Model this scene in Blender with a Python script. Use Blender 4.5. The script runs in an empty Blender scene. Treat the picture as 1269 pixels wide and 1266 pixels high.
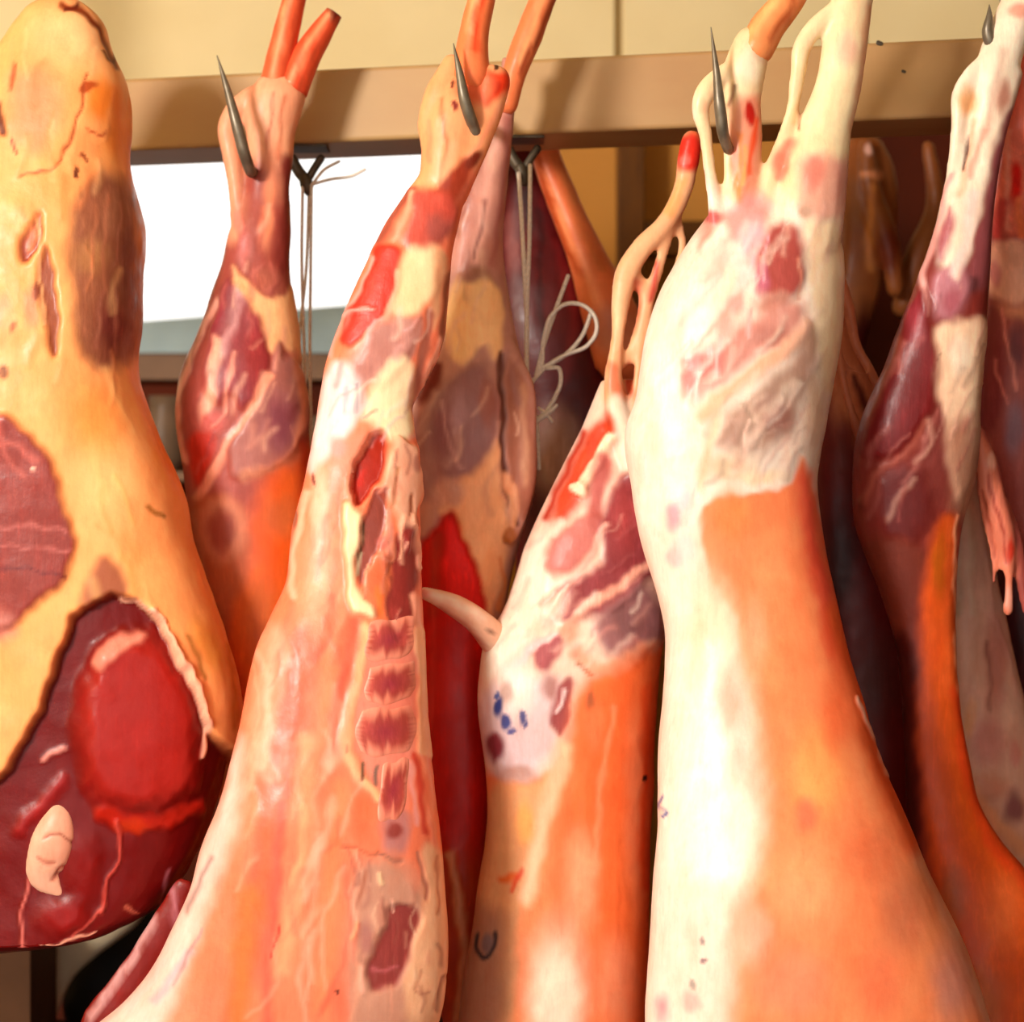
import bpy, math, random
import numpy as np
from mathutils import Vector

random.seed(7)
rng = np.random.default_rng(7)
scene = bpy.context.scene
COL = scene.collection

# ------------------------------------------------------------------ camera
CAM_Y, CAM_Z = -2.5, 1.6
cam_d = bpy.data.cameras.new('camera')
cam = bpy.data.objects.new('camera', cam_d)
COL.objects.link(cam)
cam.location = (0, CAM_Y, CAM_Z)
cam.rotation_euler = (math.pi / 2, 0, 0)
cam_d.sensor_width = 36
cam_d.lens = 36 * 2.5 / 1.269
cam_d.clip_end = 60
cam_d.dof.use_dof = True
cam_d.dof.focus_distance = 2.5
cam_d.dof.aperture_fstop = 3.2
scene.camera = cam

# ------------------------------------------------------------------ world + light
world = bpy.data.worlds.new('world')
scene.world = world
world.use_nodes = True
bg = world.node_tree.nodes['Background']
bg.inputs[0].default_value = (1.0, 0.97, 0.92, 1)
bg.inputs[1].default_value = 1.5

def area_light(name, loc, target, size, power, col):
    d = bpy.data.lights.new(name, 'AREA')
    d.shape = 'DISK'
    d.size = size
    d.energy = power
    d.color = col
    o = bpy.data.objects.new(name, d)
    COL.objects.link(o)
    o.location = loc
    o.rotation_euler = (Vector(target) - Vector(loc)).to_track_quat('-Z', 'Y').to_euler()
    return o

area_light('shop_lamp', (-2.0, -2.8, 2.6), (0.1, 0.1, 1.5), 0.7, 130, (1.0, 0.93, 0.86))

vs = scene.view_settings
vs.view_transform = 'Standard'
vs.look = 'None'
vs.gamma = 1
vs.exposure = 0.02
vs.use_curve_mapping = False

# ------------------------------------------------------------------ helpers
def lin(c):
    c = np.asarray(c, float) / 255.0
    return np.where(c <= 0.04045, c / 12.92, ((c + 0.055) / 1.055) ** 2.4)

def S(Y):
    return (2.5 + Y) / 2.5

def P(px, py, Y):
    """point at depth Y that stands at photo position (px, py)"""
    s = S(Y)
    return np.array([(px - 634.5) / 1000 * s, Y, CAM_Z + (633 - py) / 1000 * s])

def tag(o, label=None, cat=None, group=None, kind=None):
    if label: o['label'] = label
    if cat: o['category'] = cat
    if group: o['group'] = group
    if kind: o['kind'] = kind
    return o

def smooth_shade(me):
    me.polygons.foreach_set('use_smooth', np.ones(len(me.polygons), dtype=bool))

def mesh_obj(name, verts, faces, mat, parent=None, smooth=False):
    me = bpy.data.meshes.new(name)
    me.from_pydata([tuple(map(float, v)) for v in verts], [], faces)
    if smooth: smooth_shade(me)
    if mat: me.materials.append(mat)
    o = bpy.data.objects.new(name, me)
    COL.objects.link(o)
    if parent: o.parent = parent
    return o

def catmull(pts, n):
    pts = np.asarray(pts, float)
    if len(pts) == 2:
        t = np.linspace(0, 1, n)[:, None]
        return pts[0] * (1 - t) + pts[1] * t
    seg = np.sqrt(((pts[1:, :2] - pts[:-1, :2]) ** 2).sum(1)) + 1e-9
    t = np.concatenate([[0], np.cumsum(seg)])
    m = np.zeros_like(pts)
    d = (pts[1:] - pts[:-1]) / seg[:, None]
    m[0], m[-1] = d[0], d[-1]
    h0, h1 = seg[:-1, None], seg[1:, None]
    m[1:-1] = (d[:-1] * h1 + d[1:] * h0) / (h0 + h1)
    q = np.linspace(0, t[-1], n)
    i = np.clip(np.searchsorted(t, q, side='right') - 1, 0, len(seg) - 1)
    h = seg[i][:, None]
    u = ((q - t[i])[:, None]) / h
    return ((2*u**3 - 3*u**2 + 1) * pts[i] + (u**3 - 2*u**2 + u) * h * m[i]
            + (-2*u**3 + 3*u**2) * pts[i+1] + (u**3 - u**2) * h * m[i+1])

def rings_to_mesh(rings):
    n, k = len(rings), len(rings[0])
    verts = np.concatenate(rings)
    faces = []
    for i in range(n - 1):
        for j in range(k):
            a = i*k + j; b = i*k + (j+1) % k
            faces.append((a, b, b + k, a + k))
    c0 = len(verts); c1 = c0 + 1
    verts = np.concatenate([verts, rings[0].mean(0)[None], rings[-1].mean(0)[None]])
    for j in range(k):
        faces.append((c0, (j+1) % k, j))
        faces.append((c1, (n-1)*k + j, (n-1)*k + (j+1) % k))
    return verts, faces

def dep(rows, f):
    return [(a[0], a[1], a[2], f(a[0])) for a in rows]

def body(rows, Y, ratio=0.8, dmax=0.13, n=160, k=48, power=2.4, back=1.0):
    """trunk: rows of (py, x_left, x_right [, depth offset]); oval sections with real depth"""
    r = [(0.0, a[0], a[1], a[2], a[3] if len(a) > 3 else 0.0) for a in rows]
    pts = np.array([[q[1], 0, q[2], q[3], q[4]] for q in r])
    pts = catmull(pts, n)
    rings = []
    th = np.linspace(0, 2*math.pi, k, endpoint=False)
    c, s_ = np.cos(th), np.sin(th)
    ex = np.sign(c) * np.abs(c) ** (2/power)
    ey = np.sign(s_) * np.abs(s_) ** (2/power)
    for py, _, xl, xr, dy in pts:
        Yc = Y + dy
        a = (xr - xl) / 2000 * S(Yc)
        b = min(a * ratio, dmax)
        ctr = P((xl + xr) / 2, py, Yc)
        bb = np.where(ey > 0, b * back, b)
        rings.append(np.stack([ctr[0] + a*ex, ctr[1] + bb*ey, np.full(k, ctr[2])], 1))
    return rings_to_mesh(rings)

def tube(path, Y, flat=1.0, n=None, k=14, round_ends=True):
    """limb: path of (px, py, radius_px [, depth offset])"""
    p = np.array([[a[0], a[1], a[2], a[3] if len(a) > 3 else 0.0] for a in path], float)
    L = np.sqrt(((p[1:, :2] - p[:-1, :2])**2).sum(1)).sum()
    n = n or int(max(8, L / 7))
    p = catmull(p, n)
    ctr = np.array([P(a[0], a[1], Y + a[3]) for a in p])
    rad = np.array([max(a[2], 0.3) / 1000 * S(Y + a[3]) for a in p])
    if round_ends:
        t0 = ctr[0] - ctr[1]; t0 /= np.linalg.norm(t0)
        t1 = ctr[-1] - ctr[-2]; t1 /= np.linalg.norm(t1)
        pre = [ctr[0] + t0 * rad[0] * e for e in (0.85, 0.5)]
        post = [ctr[-1] + t1 * rad[-1] * e for e in (0.5, 0.85)]
        ctr = np.array(pre + list(ctr) + post)
        rad = np.array([rad[0]*.5, rad[0]*.85] + list(rad) + [rad[-1]*.85, rad[-1]*.5])
    tan = np.gradient(ctr, axis=0)
    tan /= np.linalg.norm(tan, axis=1)[:, None] + 1e-12
    th = np.linspace(0, 2*math.pi, k, endpoint=False)
    rings = []
    for c, r, t in zip(ctr, rad, tan):
        dep = np.array([0, 1.0, 0]); dep = dep - t * dep.dot(t)
        nd = np.linalg.norm(dep)
        dep = dep / nd if nd > 1e-3 else np.array([0, 0, 1.0])
        side = np.cross(t, dep)
        rings.append(c + r * np.cos(th)[:, None] * side + r * flat * np.sin(th)[:, None] * dep)
    return rings_to_mesh(rings)

# ------------------------------------------------------------------ paint ops (tissue colours, with light and shade painted in at places)
def p(pts, col, soft=6, b=0, m=None, op=1.0): return ('p', np.array(pts, float), col, soft, b, m, op)
def l(pts, w, col, soft=4, b=0, m=None, op=1.0): return ('l', np.array(pts, float), col, soft, b, m, op, w)
def e(cx, cy, rx, ry, col, soft=0.4, b=0, m=None, rot=0, op=1.0): return ('e', (cx, cy, rx, ry, math.radians(rot)), col, soft, b, m, op)

def strokes(x0, y0, x1, y1, n, d, cols, wid=(4, 10), length=(20, 55), op=.55, relief=.6, seed=1):
    """strands of membrane and fat that run over a muscle in direction d"""
    g = np.random.default_rng(seed)
    d = np.array(d, float) / np.hypot(*d)
    out = []
    for _ in range(n):
        c = np.array([g.uniform(x0, x1), g.uniform(y0, y1)]); L_ = g.uniform(*length)
        a = d + g.normal(0, .16, 2); bnd = np.array([-a[1], a[0]]) * g.normal(0, .10) * L_
        w = g.uniform(*wid)
        out.append(l([c - a*L_/2, c + bnd, c + a*L_/2], w, cols[g.integers(len(cols))], w*.9, relief*g.uniform(-.5, 1.5), None, op*g.uniform(.5, 1)))
    return out

def chaikin(pts, it=2):
    for _ in range(it):
        q = np.roll(pts, -1, 0)
        pts = np.stack([pts*.8 + q*.2, pts*.2 + q*.8], 1).reshape(-1, 2)
    return pts

def seg_dist(X, Yv, a, b):
    dx, dy = b - a
    L = dx*dx + dy*dy + 1e-9
    t = np.clip(((X - a[0])*dx + (Yv - a[1])*dy) / L, 0, 1)
    return np.hypot(X - a[0] - t*dx, Yv - a[1] - t*dy)

def sst(x):
    x = np.clip(x, 0, 1)
    return x*x*(3 - 2*x)

def paint(co, ops, base, base_m):
    """co: vertices -> colour, muscle mask and relief for every vertex"""
    s = (co[:, 1] - CAM_Y) / 2.5
    X0 = co[:, 0] / s * 1000 + 634.5
    Y0 = 633 - (co[:, 2] - CAM_Z) / s * 1000
    Z = co[:, 1] * 1000
    wob = (np.sin(X0*.071 + Y0*.043 + 1.3) + np.sin(X0*.13 - Y0*.097 + Z*.05) * .7
           + np.sin(X0*.23 + Y0*.19 + .6) * .45)
    wob2 = (np.sin(Y0*.063 - X0*.057 + 2.1) + np.sin(Y0*.118 + X0*.141 + Z*.04) * .7
            + np.sin(Y0*.21 - X0*.26 + 1.9) * .45)
    X = X0 + wob * 1.7
    Yv = Y0 + wob2 * 2.2
    n = len(co)
    C = np.tile(lin(base), (n, 1))
    M = np.full(n, float(base_m))
    D = np.zeros(n)
    for op in ops:
        kind, g, col, soft, b, m, opac = op[:7]
        if kind == 'e':
            cx, cy, rx, ry, rot = g
            R = max(rx, ry) * 1.3 + 4
            idx = np.where((abs(X - cx) < R) & (abs(Yv - cy) < R))[0]
            if not len(idx): continue
            x = X[idx] - cx; y = Yv[idx] - cy
            u = (x*math.cos(rot) + y*math.sin(rot)) / rx
            v = (-x*math.sin(rot) + y*math.cos(rot)) / ry
            w = sst((1.12 - np.hypot(u, v)) / max(soft, .01))
        else:
            mg = soft + (op[7] if kind == 'l' else 0) + 2
            lo, hi = g.min(0) - mg, g.max(0) + mg
            idx = np.where((X > lo[0]) & (X < hi[0]) & (Yv > lo[1]) & (Yv < hi[1]))[0]
            if not len(idx): continue
            x, y = X[idx], Yv[idx]
            if kind == 'p':
                q = chaikin(g)
                d = np.full(len(idx), 1e9)
                ins = np.zeros(len(idx), bool)
                for a, c in zip(q, np.roll(q, -1, 0)):
                    d = np.minimum(d, seg_dist(x, y, a, c))
                    if a[1] != c[1]:
                        cr = ((a[1] > y) != (c[1] > y)) & (x < (c[0]-a[0])*(y-a[1])/(c[1]-a[1]) + a[0])
                        ins ^= cr
                sd = np.where(ins, d, -d)
                w = sst(sd / (2*soft) + 0.5)
            else:
                q = catmull(g, max(len(g)*5, 6))
                d = np.full(len(idx), 1e9)
                for a, c in zip(q[:-1], q[1:]):
                    d = np.minimum(d, seg_dist(x, y, a, c))
                w = sst((op[7]/2 - d) / max(soft*1.5, .5) + 0.5); b = b*.6
        if col is not None:
            ww = (w * opac)[:, None]
            C[idx] = C[idx]*(1 - ww) + lin(col)*ww
        if m is not None:
            M[idx] = M[idx]*(1 - w) + m*w
        if b:
            D[idx] += b * w / 1000
    return C, M, D

def smooth_verts(co, edges, it, f=.5):
    n = len(co)
    deg = np.bincount(edges.ravel(), minlength=n).astype(float)[:, None]
    a, b = edges[:, 0], edges[:, 1]
    for _ in range(it):
        acc = np.stack([np.bincount(a, co[b, i], n) + np.bincount(b, co[a, i], n) for i in range(3)], 1)
        co = co*(1-f) + acc/np.maximum(deg, 1)*f
    return co

def get_co(me):
    co = np.empty(len(me.vertices)*3, np.float32); me.vertices.foreach_get('co', co)
    return co.reshape(-1, 3).astype(float)

def get_no(me):
    a = np.empty(len(me.vertices)*3, np.float32); me.vertex_normals.foreach_get('vector', a)
    return a.reshape(-1, 3).astype(float)

LW = rng.normal(size=(14, 3)); LW /= np.linalg.norm(LW, axis=1)[:, None]
LW *= rng.uniform(.45, 2.2, 14)[:, None]; LP = rng.uniform(0, 6.28, 14)
def lumps(co, f):
    """smooth irregular relief from waves in random directions"""
    out = np.zeros(len(co))
    for w, ph in zip(LW, LP):
        k = np.linalg.norm(w)
        out += np.sin(co @ (w*f) + ph) / (k + .5)
    return out * .36

def organic(name, lofts, ops, base, base_m, parent, mat, voxel=.0035, it=6, lump=1.2):
    """closed lofts fused into one continuous skin, then relief and tissue colours per vertex"""
    V, F, off = [], [], 0
    for v, f in lofts:
        V.append(v); F += [tuple(i + off for i in q) for q in f]; off += len(v)
    me0 = bpy.data.meshes.new('tmp'); me0.from_pydata(np.concatenate(V).tolist(), [], F)
    o = bpy.data.objects.new('tmp', me0); COL.objects.link(o)
    md = o.modifiers.new('r', 'REMESH'); md.mode = 'VOXEL'; md.voxel_size = voxel
    dg = bpy.context.evaluated_depsgraph_get()
    me = bpy.data.meshes.new_from_object(o.evaluated_get(dg))
    bpy.data.objects.remove(o); bpy.data.meshes.remove(me0)
    me.name = name
    co = get_co(me)
    ed = np.empty(len(me.edges)*2, np.int32); me.edges.foreach_get('vertices', ed); ed = ed.reshape(-1, 2)
    co = smooth_verts(co, ed, it)
    me.vertices.foreach_set('co', co.astype(np.float32).ravel()); me.update()
    no = get_no(me)
    C, M, D = paint(co, ops, base, base_m)
    C = C ** 1.14
    D += lumps(co, 38) * lump / 1000 + lumps(co + 3, 110) * lump * .3 / 1000
    co = co + no * D[:, None]
    me.vertices.foreach_set('co', co.astype(np.float32).ravel())
    at = me.color_attributes.new('Col', 'FLOAT_COLOR', 'POINT')
    at.data.foreach_set('color', np.concatenate([C, M[:, None]], 1).astype(np.float32).ravel())
    me.materials.clear(); me.materials.append(mat)
    smooth_shade(me); me.update()
    ob = bpy.data.objects.new(name, me); COL.objects.link(ob)
    if parent: ob.parent = parent
    return ob

def simple_part(name, loft, ops, base, base_m, parent, mat, lump=.5):
    """small part with its own tissue colours"""
    v, f = loft
    me = bpy.data.meshes.new(name); me.from_pydata(np.asarray(v).tolist(), [], f)
    me.update()
    co = get_co(me); no = get_no(me)
    C, M, D = paint(co, ops, base, base_m)
    C = C ** 1.14
    D += lumps(co, 130) * lump / 1000
    co += no * D[:, None]
    me.vertices.foreach_set('co', co.astype(np.float32).ravel())
    at = me.color_attributes.new('Col', 'FLOAT_COLOR', 'POINT')
    at.data.foreach_set('color', np.concatenate([C, M[:, None]], 1).astype(np.float32).ravel())
    me.materials.append(mat); smooth_shade(me); me.update()
    ob = bpy.data.objects.new(name, me); COL.objects.link(ob); ob.parent = parent
    return ob

def root(name, label, cat, group=None):
    o = bpy.data.objects.new(name, None); COL.objects.link(o)
    return tag(o, label, cat, group)

# ------------------------------------------------------------------ materials
def new_mat(name):
    m = bpy.data.materials.new(name); m.use_nodes = True
    nt = m.node_tree
    return m, nt, nt.nodes['Principled BSDF']

def meat_material():
    m, nt, b = new_mat('raw_meat')
    N, L = nt.nodes.new, nt.links.new
    at = N('ShaderNodeVertexColor'); at.layer_name = 'Col'
    tc = N('ShaderNodeTexCoord')
    def noise(scale, det, sc=(1, 1, 1), rough=.55):
        mp = N('ShaderNodeMapping'); mp.inputs['Scale'].default_value = sc
        L(tc.outputs['Object'], mp.inputs['Vector'])
        n = N('ShaderNodeTexNoise'); n.inputs['Scale'].default_value = scale; n.inputs['Detail'].default_value = det
        n.inputs['Roughness'].default_value = rough
        L(mp.outputs[0], n.inputs['Vector'])
        return n.outputs['Fac']
    def ramp(src, lo, hi, a, c):
        r = N('ShaderNodeMapRange'); r.inputs[1].default_value = lo; r.inputs[2].default_value = hi
        r.inputs[3].default_value = a; r.inputs[4].default_value = c
        L(src, r.inputs[0]); return r.outputs[0]
    def mix(kind, fac, a, c):
        x = N('ShaderNodeMix'); x.data_type = 'RGBA'; x.blend_type = kind
        if isinstance(fac, float): x.inputs[0].default_value = fac
        else: L(fac, x.inputs[0])
        for s, v in ((6, a), (7, c)):
            if isinstance(v, tuple): x.inputs[s].default_value = v
            else: L(v, x.inputs[s])
        return x.outputs[2]
    def mul(a, c):
        x = N('ShaderNodeMath'); x.operation = 'MULTIPLY'; L(a, x.inputs[0])
        if isinstance(c, float): x.inputs[1].default_value = c
        else: L(c, x.inputs[1])
        return x.outputs[0]
    mus = at.outputs['Alpha']
    # blotchy pink flush on fat, long fibre streaks on muscle
    blot = ramp(noise(14, 4), .45, .75, 0, .28)
    c1 = mix('MULTIPLY', blot, at.outputs['Color'], (1.0, .72, .62, 1))
    streak = ramp(noise(1.0, 5, (210, 210, 14), .6), .42, .75, 0, .16)
    c2 = mix('MULTIPLY', streak, c1, (.93, .62, .52, 1))
    pale = mul(ramp(noise(1.0, 4, (160, 160, 20), .6), .52, .75, 0, .30), mus)
    c3 = mix('MULTIPLY', pale, c2, (2.0, 2.0, 2.0, 1))
    light = ramp(noise(30, 5), .5, .75, 0, .18)
    c4 = mix('MULTIPLY', light, c3, (1.7, 1.75, 1.8, 1))
    # silvery skin over muscle, rosy capillary patches over fat
    veil = mul(ramp(noise(1.0, 5, (42, 42, 15), .62), .47, .74, 0, .5), mus)
    c5 = mix('MULTIPLY', veil, c4, (1.7, 2.1, 2.2, 1))
    inv = N('ShaderNodeMath'); inv.operation = 'SUBTRACT'; inv.inputs[0].default_value = 1; L(mus, inv.inputs[1])
    rosy = mul(ramp(noise(1.0, 6, (26, 26, 9), .66), .44, .66, 0, .62), inv.outputs[0])
    c6 = mix('MULTIPLY', rosy, c5, (.98, .72, .64, 1))
    cap = mul(ramp(noise(1.0, 6, (120, 120, 45), .7), .54, .70, 0, .4), inv.outputs[0])
    c7 = mix('MULTIPLY', cap, c6, (.95, .74, .70, 1))
    L(c7, b.inputs['Base Color'])
    L(ramp(noise(45, 3), .3, .7, .30, .52), b.inputs['Roughness'])
    b.inputs['Specular IOR Level'].default_value = .24
    b.inputs['Coat Weight'].default_value = .05
    b.inputs['Coat Roughness'].default_value = .22
    b.inputs['Subsurface Weight'].default_value = .10
    b.inputs['Subsurface Radius'].default_value = (.012, .005, .003)
    b.inputs['Subsurface Scale'].default_value = 1.0
    bp = N('ShaderNodeBump'); bp.inputs['Strength'].default_value = .22; bp.inputs['Distance'].default_value = .004
    h = N('ShaderNodeMath'); h.operation = 'ADD'
    L(noise(55, 5), h.inputs[0]); L(mul(mul(noise(1.0, 3, (150, 150, 16)), mus), .35), h.inputs[1])
    L(h.outputs[0], bp.inputs['Height'])
    L(bp.outputs[0], b.inputs['Normal'])
    return m

def plain(name, col, rough=.6, metal=0, var=.15, scale=6, bump=0.0, stretch=(1, 1, 1), col2=None):
    m, nt, b = new_mat(name)
    N, L = nt.nodes.new, nt.links.new
    c = lin(col); c2 = lin(col2) if col2 is not None else c*(1 - var*2.2)
    tc = N('ShaderNodeTexCoord'); mp = N('ShaderNodeMapping'); mp.inputs['Scale'].default_value = stretch
    L(tc.outputs['Object'], mp.inputs[0])
    n = N('ShaderNodeTexNoise'); n.inputs['Scale'].default_value = scale; n.inputs['Detail'].default_value = 5
    L(mp.outputs[0], n.inputs['Vector'])
    r = N('ShaderNodeValToRGB')
    r.color_ramp.elements[0].position = .35; r.color_ramp.elements[1].position = .65
    r.color_ramp.elements[0].color = (*c2, 1); r.color_ramp.elements[1].color = (*c, 1)
    L(n.outputs['Fac'], r.inputs[0]); L(r.outputs[0], b.inputs['Base Color'])
    b.inputs['Specular IOR Level'].default_value = .5 if metal else .18
    b.inputs['Roughness'].default_value = rough; b.inputs['Metallic'].default_value = metal
    if bump:
        bp = N('ShaderNodeBump'); bp.inputs['Strength'].default_value = bump; bp.inputs['Distance'].default_value = .003
        L(n.outputs['Fac'], bp.inputs['Height']); L(bp.outputs[0], b.inputs['Normal'])
    return m

MEAT = meat_material()
M_WALL = plain('cream_wall_paint', (252, 232, 180), .7, var=.05, scale=3, col2=(242, 220, 166))
M_BEAM = plain('tan_beam_paint', (184, 148, 98), .42, var=.1, scale=2.5, stretch=(1, 3, 3), col2=(174, 132, 86), bump=.05)
M_OCHRE = plain('ochre_wall_paint', (205, 140, 62), .7, var=.08, scale=2)
M_POST = plain('dark_stained_wood', (104, 60, 10), .6, var=.15, scale=8, stretch=(6, 6, 1))
M_DARKW = plain('dark_brown_wall', (92, 32, 8), .8, var=.2, scale=3)
M_SILL = plain('blue_grey_sill', (176, 200, 206), .6, var=.12, scale=5)
M_SHELF = plain('brown_shelf_wood', (140, 108, 84), .6, var=.1, scale=5)
M_FLOOR = plain('grey_floor', (90, 80, 72), .7, var=.15, scale=4)
M_STEEL = plain('hook_steel', (128, 116, 98), .38, .4, var=.15, scale=60)
M_IRON = plain('dark_iron', (98, 86, 70), .5, .5, var=.2, scale=40)
M_TWINE = plain('white_twine', (248, 234, 216), .8, var=.1, scale=300)
M_BOX = plain('brown_cardboard', (84, 54, 34), .8, var=.1, scale=10)
M_JOINT = plain('panel_joint_filler', (206, 182, 134), .8, var=.08, scale=8)
M_PAPER = plain('beige_paper', (240, 216, 178), .8, var=.08, scale=8)
M_BLACK = plain('black_plastic', (22, 16, 12), .6, var=.1, scale=10)
M_JAR = plain('grey_brown_crockery', (120, 96, 76), .4, var=.15, scale=12)
M_RAG = plain('brown_sacking', (110, 62, 24), .9, var=.3, scale=25, bump=.4)

# ------------------------------------------------------------------ room
def box_pts(x0, x1, y0, y1, z0, z1):
    v = [(x0,y0,z0),(x1,y0,z0),(x1,y1,z0),(x0,y1,z0),(x0,y0,z1),(x1,y0,z1),(x1,y1,z1),(x0,y1,z1)]
    f = [(0,3,2,1),(4,5,6,7),(0,1,5,4),(1,2,6,5),(2,3,7,6),(3,0,4,7)]
    return v, f

def bevel(o, w, seg=2):
    md = o.modifiers.new('bevel', 'BEVEL'); md.width = w; md.segments = seg; md.limit_method = 'ANGLE'
    return o

def box(name, x0, x1, y0, y1, z0, z1, mat, parent=None, bev=0):
    v, f = box_pts(x0, x1, y0, y1, z0, z1)
    o = mesh_obj(name, v, f, mat, parent)
    if bev: bevel(o, bev)
    return o

def pxbox(name, xa, xb, ya, yb, Y, depth, mat, parent=None, bev=0):
    """box whose front face stands at depth Y and spans the photo rectangle"""
    a = P(xa, yb, Y); c = P(xb, ya, Y)
    return box(name, a[0], c[0], Y, Y + depth, a[2], c[2], mat, parent, bev)

WY = 1.6      # back wall depth
HW = 2.6
zf = lambda py, Y=WY: P(0, py, Y)[2]
xf = lambda px, Y=WY: P(px, 0, Y)[0]
FY = -3.7     # added shop front behind the camera, its opening sized to limit the fill
tag(box('floor', -HW - .1, HW + .1, FY - .1, WY + .1, -.1, 0, M_FLOOR), kind='structure')
tag(box('ceiling', -HW - .1, HW + .1, FY - .1, WY + .1, 3.0, 3.1, M_WALL), kind='structure')
tag(box('wall_left', -HW - .1, -HW, FY - .1, WY + .1, 0, 3.0, M_WALL), kind='structure')
tag(box('wall_right', HW, HW + .1, FY - .1, WY + .1, 0, 3.0, M_DARKW), kind='structure')
wf = bpy.data.objects.new('wall_front_added', None); COL.objects.link(wf); tag(wf, kind='structure')  # unseen wall added to hold back daylight fill from behind the camera
box('pier', -HW, -2.4, FY - .1, FY, 0, 3.0, M_WALL, wf)
box('pier', 1.0, HW, FY - .1, FY, 0, 3.0, M_WALL, wf)
box('lintel', -2.4, 1.0, FY - .1, FY, 2.7, 3.0, M_WALL, wf)
# back wall: cream panels above the beam, window bay, ochre bay, dark bay
wb = bpy.data.objects.new('wall_back', None); COL.objects.link(wb); tag(wb, kind='structure')
seams = [-HW, xf(767), HW]
for i in range(2):
    o = box('panel', seams[i] + (.008 if i else 0), seams[i+1] - (.008 if i < 1 else 0), WY, WY + .08, zf(150), 3.0, M_WALL, wb, .004)
o = box('panel_joint', -HW, HW, WY + .03, WY + .09, zf(150), 3.0, M_JOINT, wb)
box('lower_wall', -HW, xf(610), WY, WY + .1, 0, zf(470), M_DARKW, wb)
box('ochre_panel', xf(610), xf(962), WY, WY + .1, 0, zf(150), M_OCHRE, wb)
box('dark_panel', xf(962), HW, WY, WY + .1, 0, zf(150), M_DARKW, wb)
box('window_pier', -HW, xf(-120), WY, WY + .1, zf(470), zf(150), M_WALL, wb)
# window
w1 = bpy.data.objects.new('window_1', None); COL.objects.link(w1); tag(w1, kind='structure')
box('window_frame', xf(-120), xf(-100), WY + .02, WY + .08, zf(430), zf(150), M_SILL, w1)
box('window_frame', xf(590), xf(612), WY + .02, WY + .08, zf(430), zf(150), M_SILL, w1)
# sloping ledge outside the window, seen end on
v = [(xf(-130), WY-.06, zf(440)), (xf(612), WY-.06, zf(440)), (xf(612), WY+.1, zf(440)), (xf(-130), WY+.1, zf(440)),
     (xf(-130), WY-.06, zf(426)), (xf(612), WY-.06, zf(368)), (xf(612), WY+.1, zf(368)), (xf(-130), WY+.1, zf(426))]
mesh_obj('window_sill', v, [(0,3,2,1),(4,5,6,7),(0,1,5,4),(1,2,6,5),(2,3,7,6),(3,0,4,7)], M_SILL, w1)
box('apron_board', xf(-130), xf(612), WY - .05, WY + .1, zf(472), zf(440), M_SHELF, w1)

# dark wooden frame standing before the ochre bay
fr = root('wooden_frame', 'dark wooden post with a crossbar standing against the ochre wall', 'frame')
fy = WY - .12
for xa, xb in ((766, 800), (1000, 1040)):
    box('post', xf(xa, fy), xf(xb, fy), fy, fy + .08, 0, zf(150, fy), M_POST, fr, .004)
box('crossbar', xf(800, fy), xf(1000, fy), fy + .01, fy + .07, zf(315, fy), zf(272, fy), M_POST, fr, .004)

# shelf with crockery under the window
sh = root('wall_shelf', 'brown shelf board below the window ledge', 'shelf')
box('board', xf(-150, 1.3), xf(600, 1.3), 1.3, 1.595, zf(596, 1.3), zf(584, 1.3), M_SHELF, sh, .003)
for bx in (-60, 300, 560):
    box('bracket', xf(bx, 1.4), xf(bx + 14, 1.4), 1.4, 1.595, zf(640, 1.4), zf(596.5, 1.4) , M_IRON, sh)
def lathe(name, prof, x, y, z, mat, k=24, parent=None):
    rings = []
    th = np.linspace(0, 2*math.pi, k, endpoint=False)
    for r, h in prof:
        rings.append(np.stack([x + r*np.cos(th), y + r*np.sin(th), np.full(k, z + h)], 1))
    v, f = rings_to_mesh(rings)
    return mesh_obj(name, v, f, mat, parent, True)
zsh = zf(584, 1.3)
for i, (px, r, h, lab) in enumerate(((205, .042, .15, 'grey brown crockery jar on the shelf beside the thin lamb leg'),
                                     (400, .035, .11, 'small grey brown jar on the shelf behind the hanging strings'))):
    o = lathe('crockery_jar', [(r*.7, 0), (r, h*.2), (r*1.02, h*.6), (r*.75, h*.85), (r*.8, h)], xf(px, 1.45), 1.45, zsh, M_JAR)
    tag(o, lab, 'jar')

# ------------------------------------------------------------------ beam
def beamY(px):
    """depth of the beam's front face at a photo column"""
    d0, d1 = 2.96, 2.71       # at columns 160 and 1180 -> straight line in plan
    x0, x1 = (160-634.5)/2500*d0, (1180-634.5)/2500*d1
    # ray x = (px-634.5)/2500*d
    k = (px - 634.5)/2500
    sl = (d1 - d0)/(x1 - x0)
    d = (d0 - sl*x0) / (1 - sl*k)
    return d - 2.5
bL, bR = beamY(-250), beamY(1500)
pa, pb = P(-250, 0, bL), P(1500, 0, bR)
ztop = P(0, 97, beamY(160))[2]; zbot = P(0, 186, beamY(160))[2]
dirv = np.array([pb[0]-pa[0], pb[1]-pa[1]]); dirv /= np.linalg.norm(dirv)
nor = np.array([-dirv[1], dirv[0]]) * .135
bv = []
for z in (zbot, ztop):
    bv += [(pa[0], pa[1], z), (pb[0], pb[1], z), (pb[0]+nor[0], pb[1]+nor[1], z), (pa[0]+nor[0], pa[1]+nor[1], z)]
beam = root('hanging_beam', 'long tan painted horizontal beam that the carcasses hang in front of', 'beam')
bb = mesh_obj('beam_body', bv, [(0,3,2,1),(4,5,6,7),(0,1,5,4),(1,2,6,5),(2,3,7,6),(3,0,4,7)], M_BEAM, beam)
bevel(bb, .006, 3)
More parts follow.
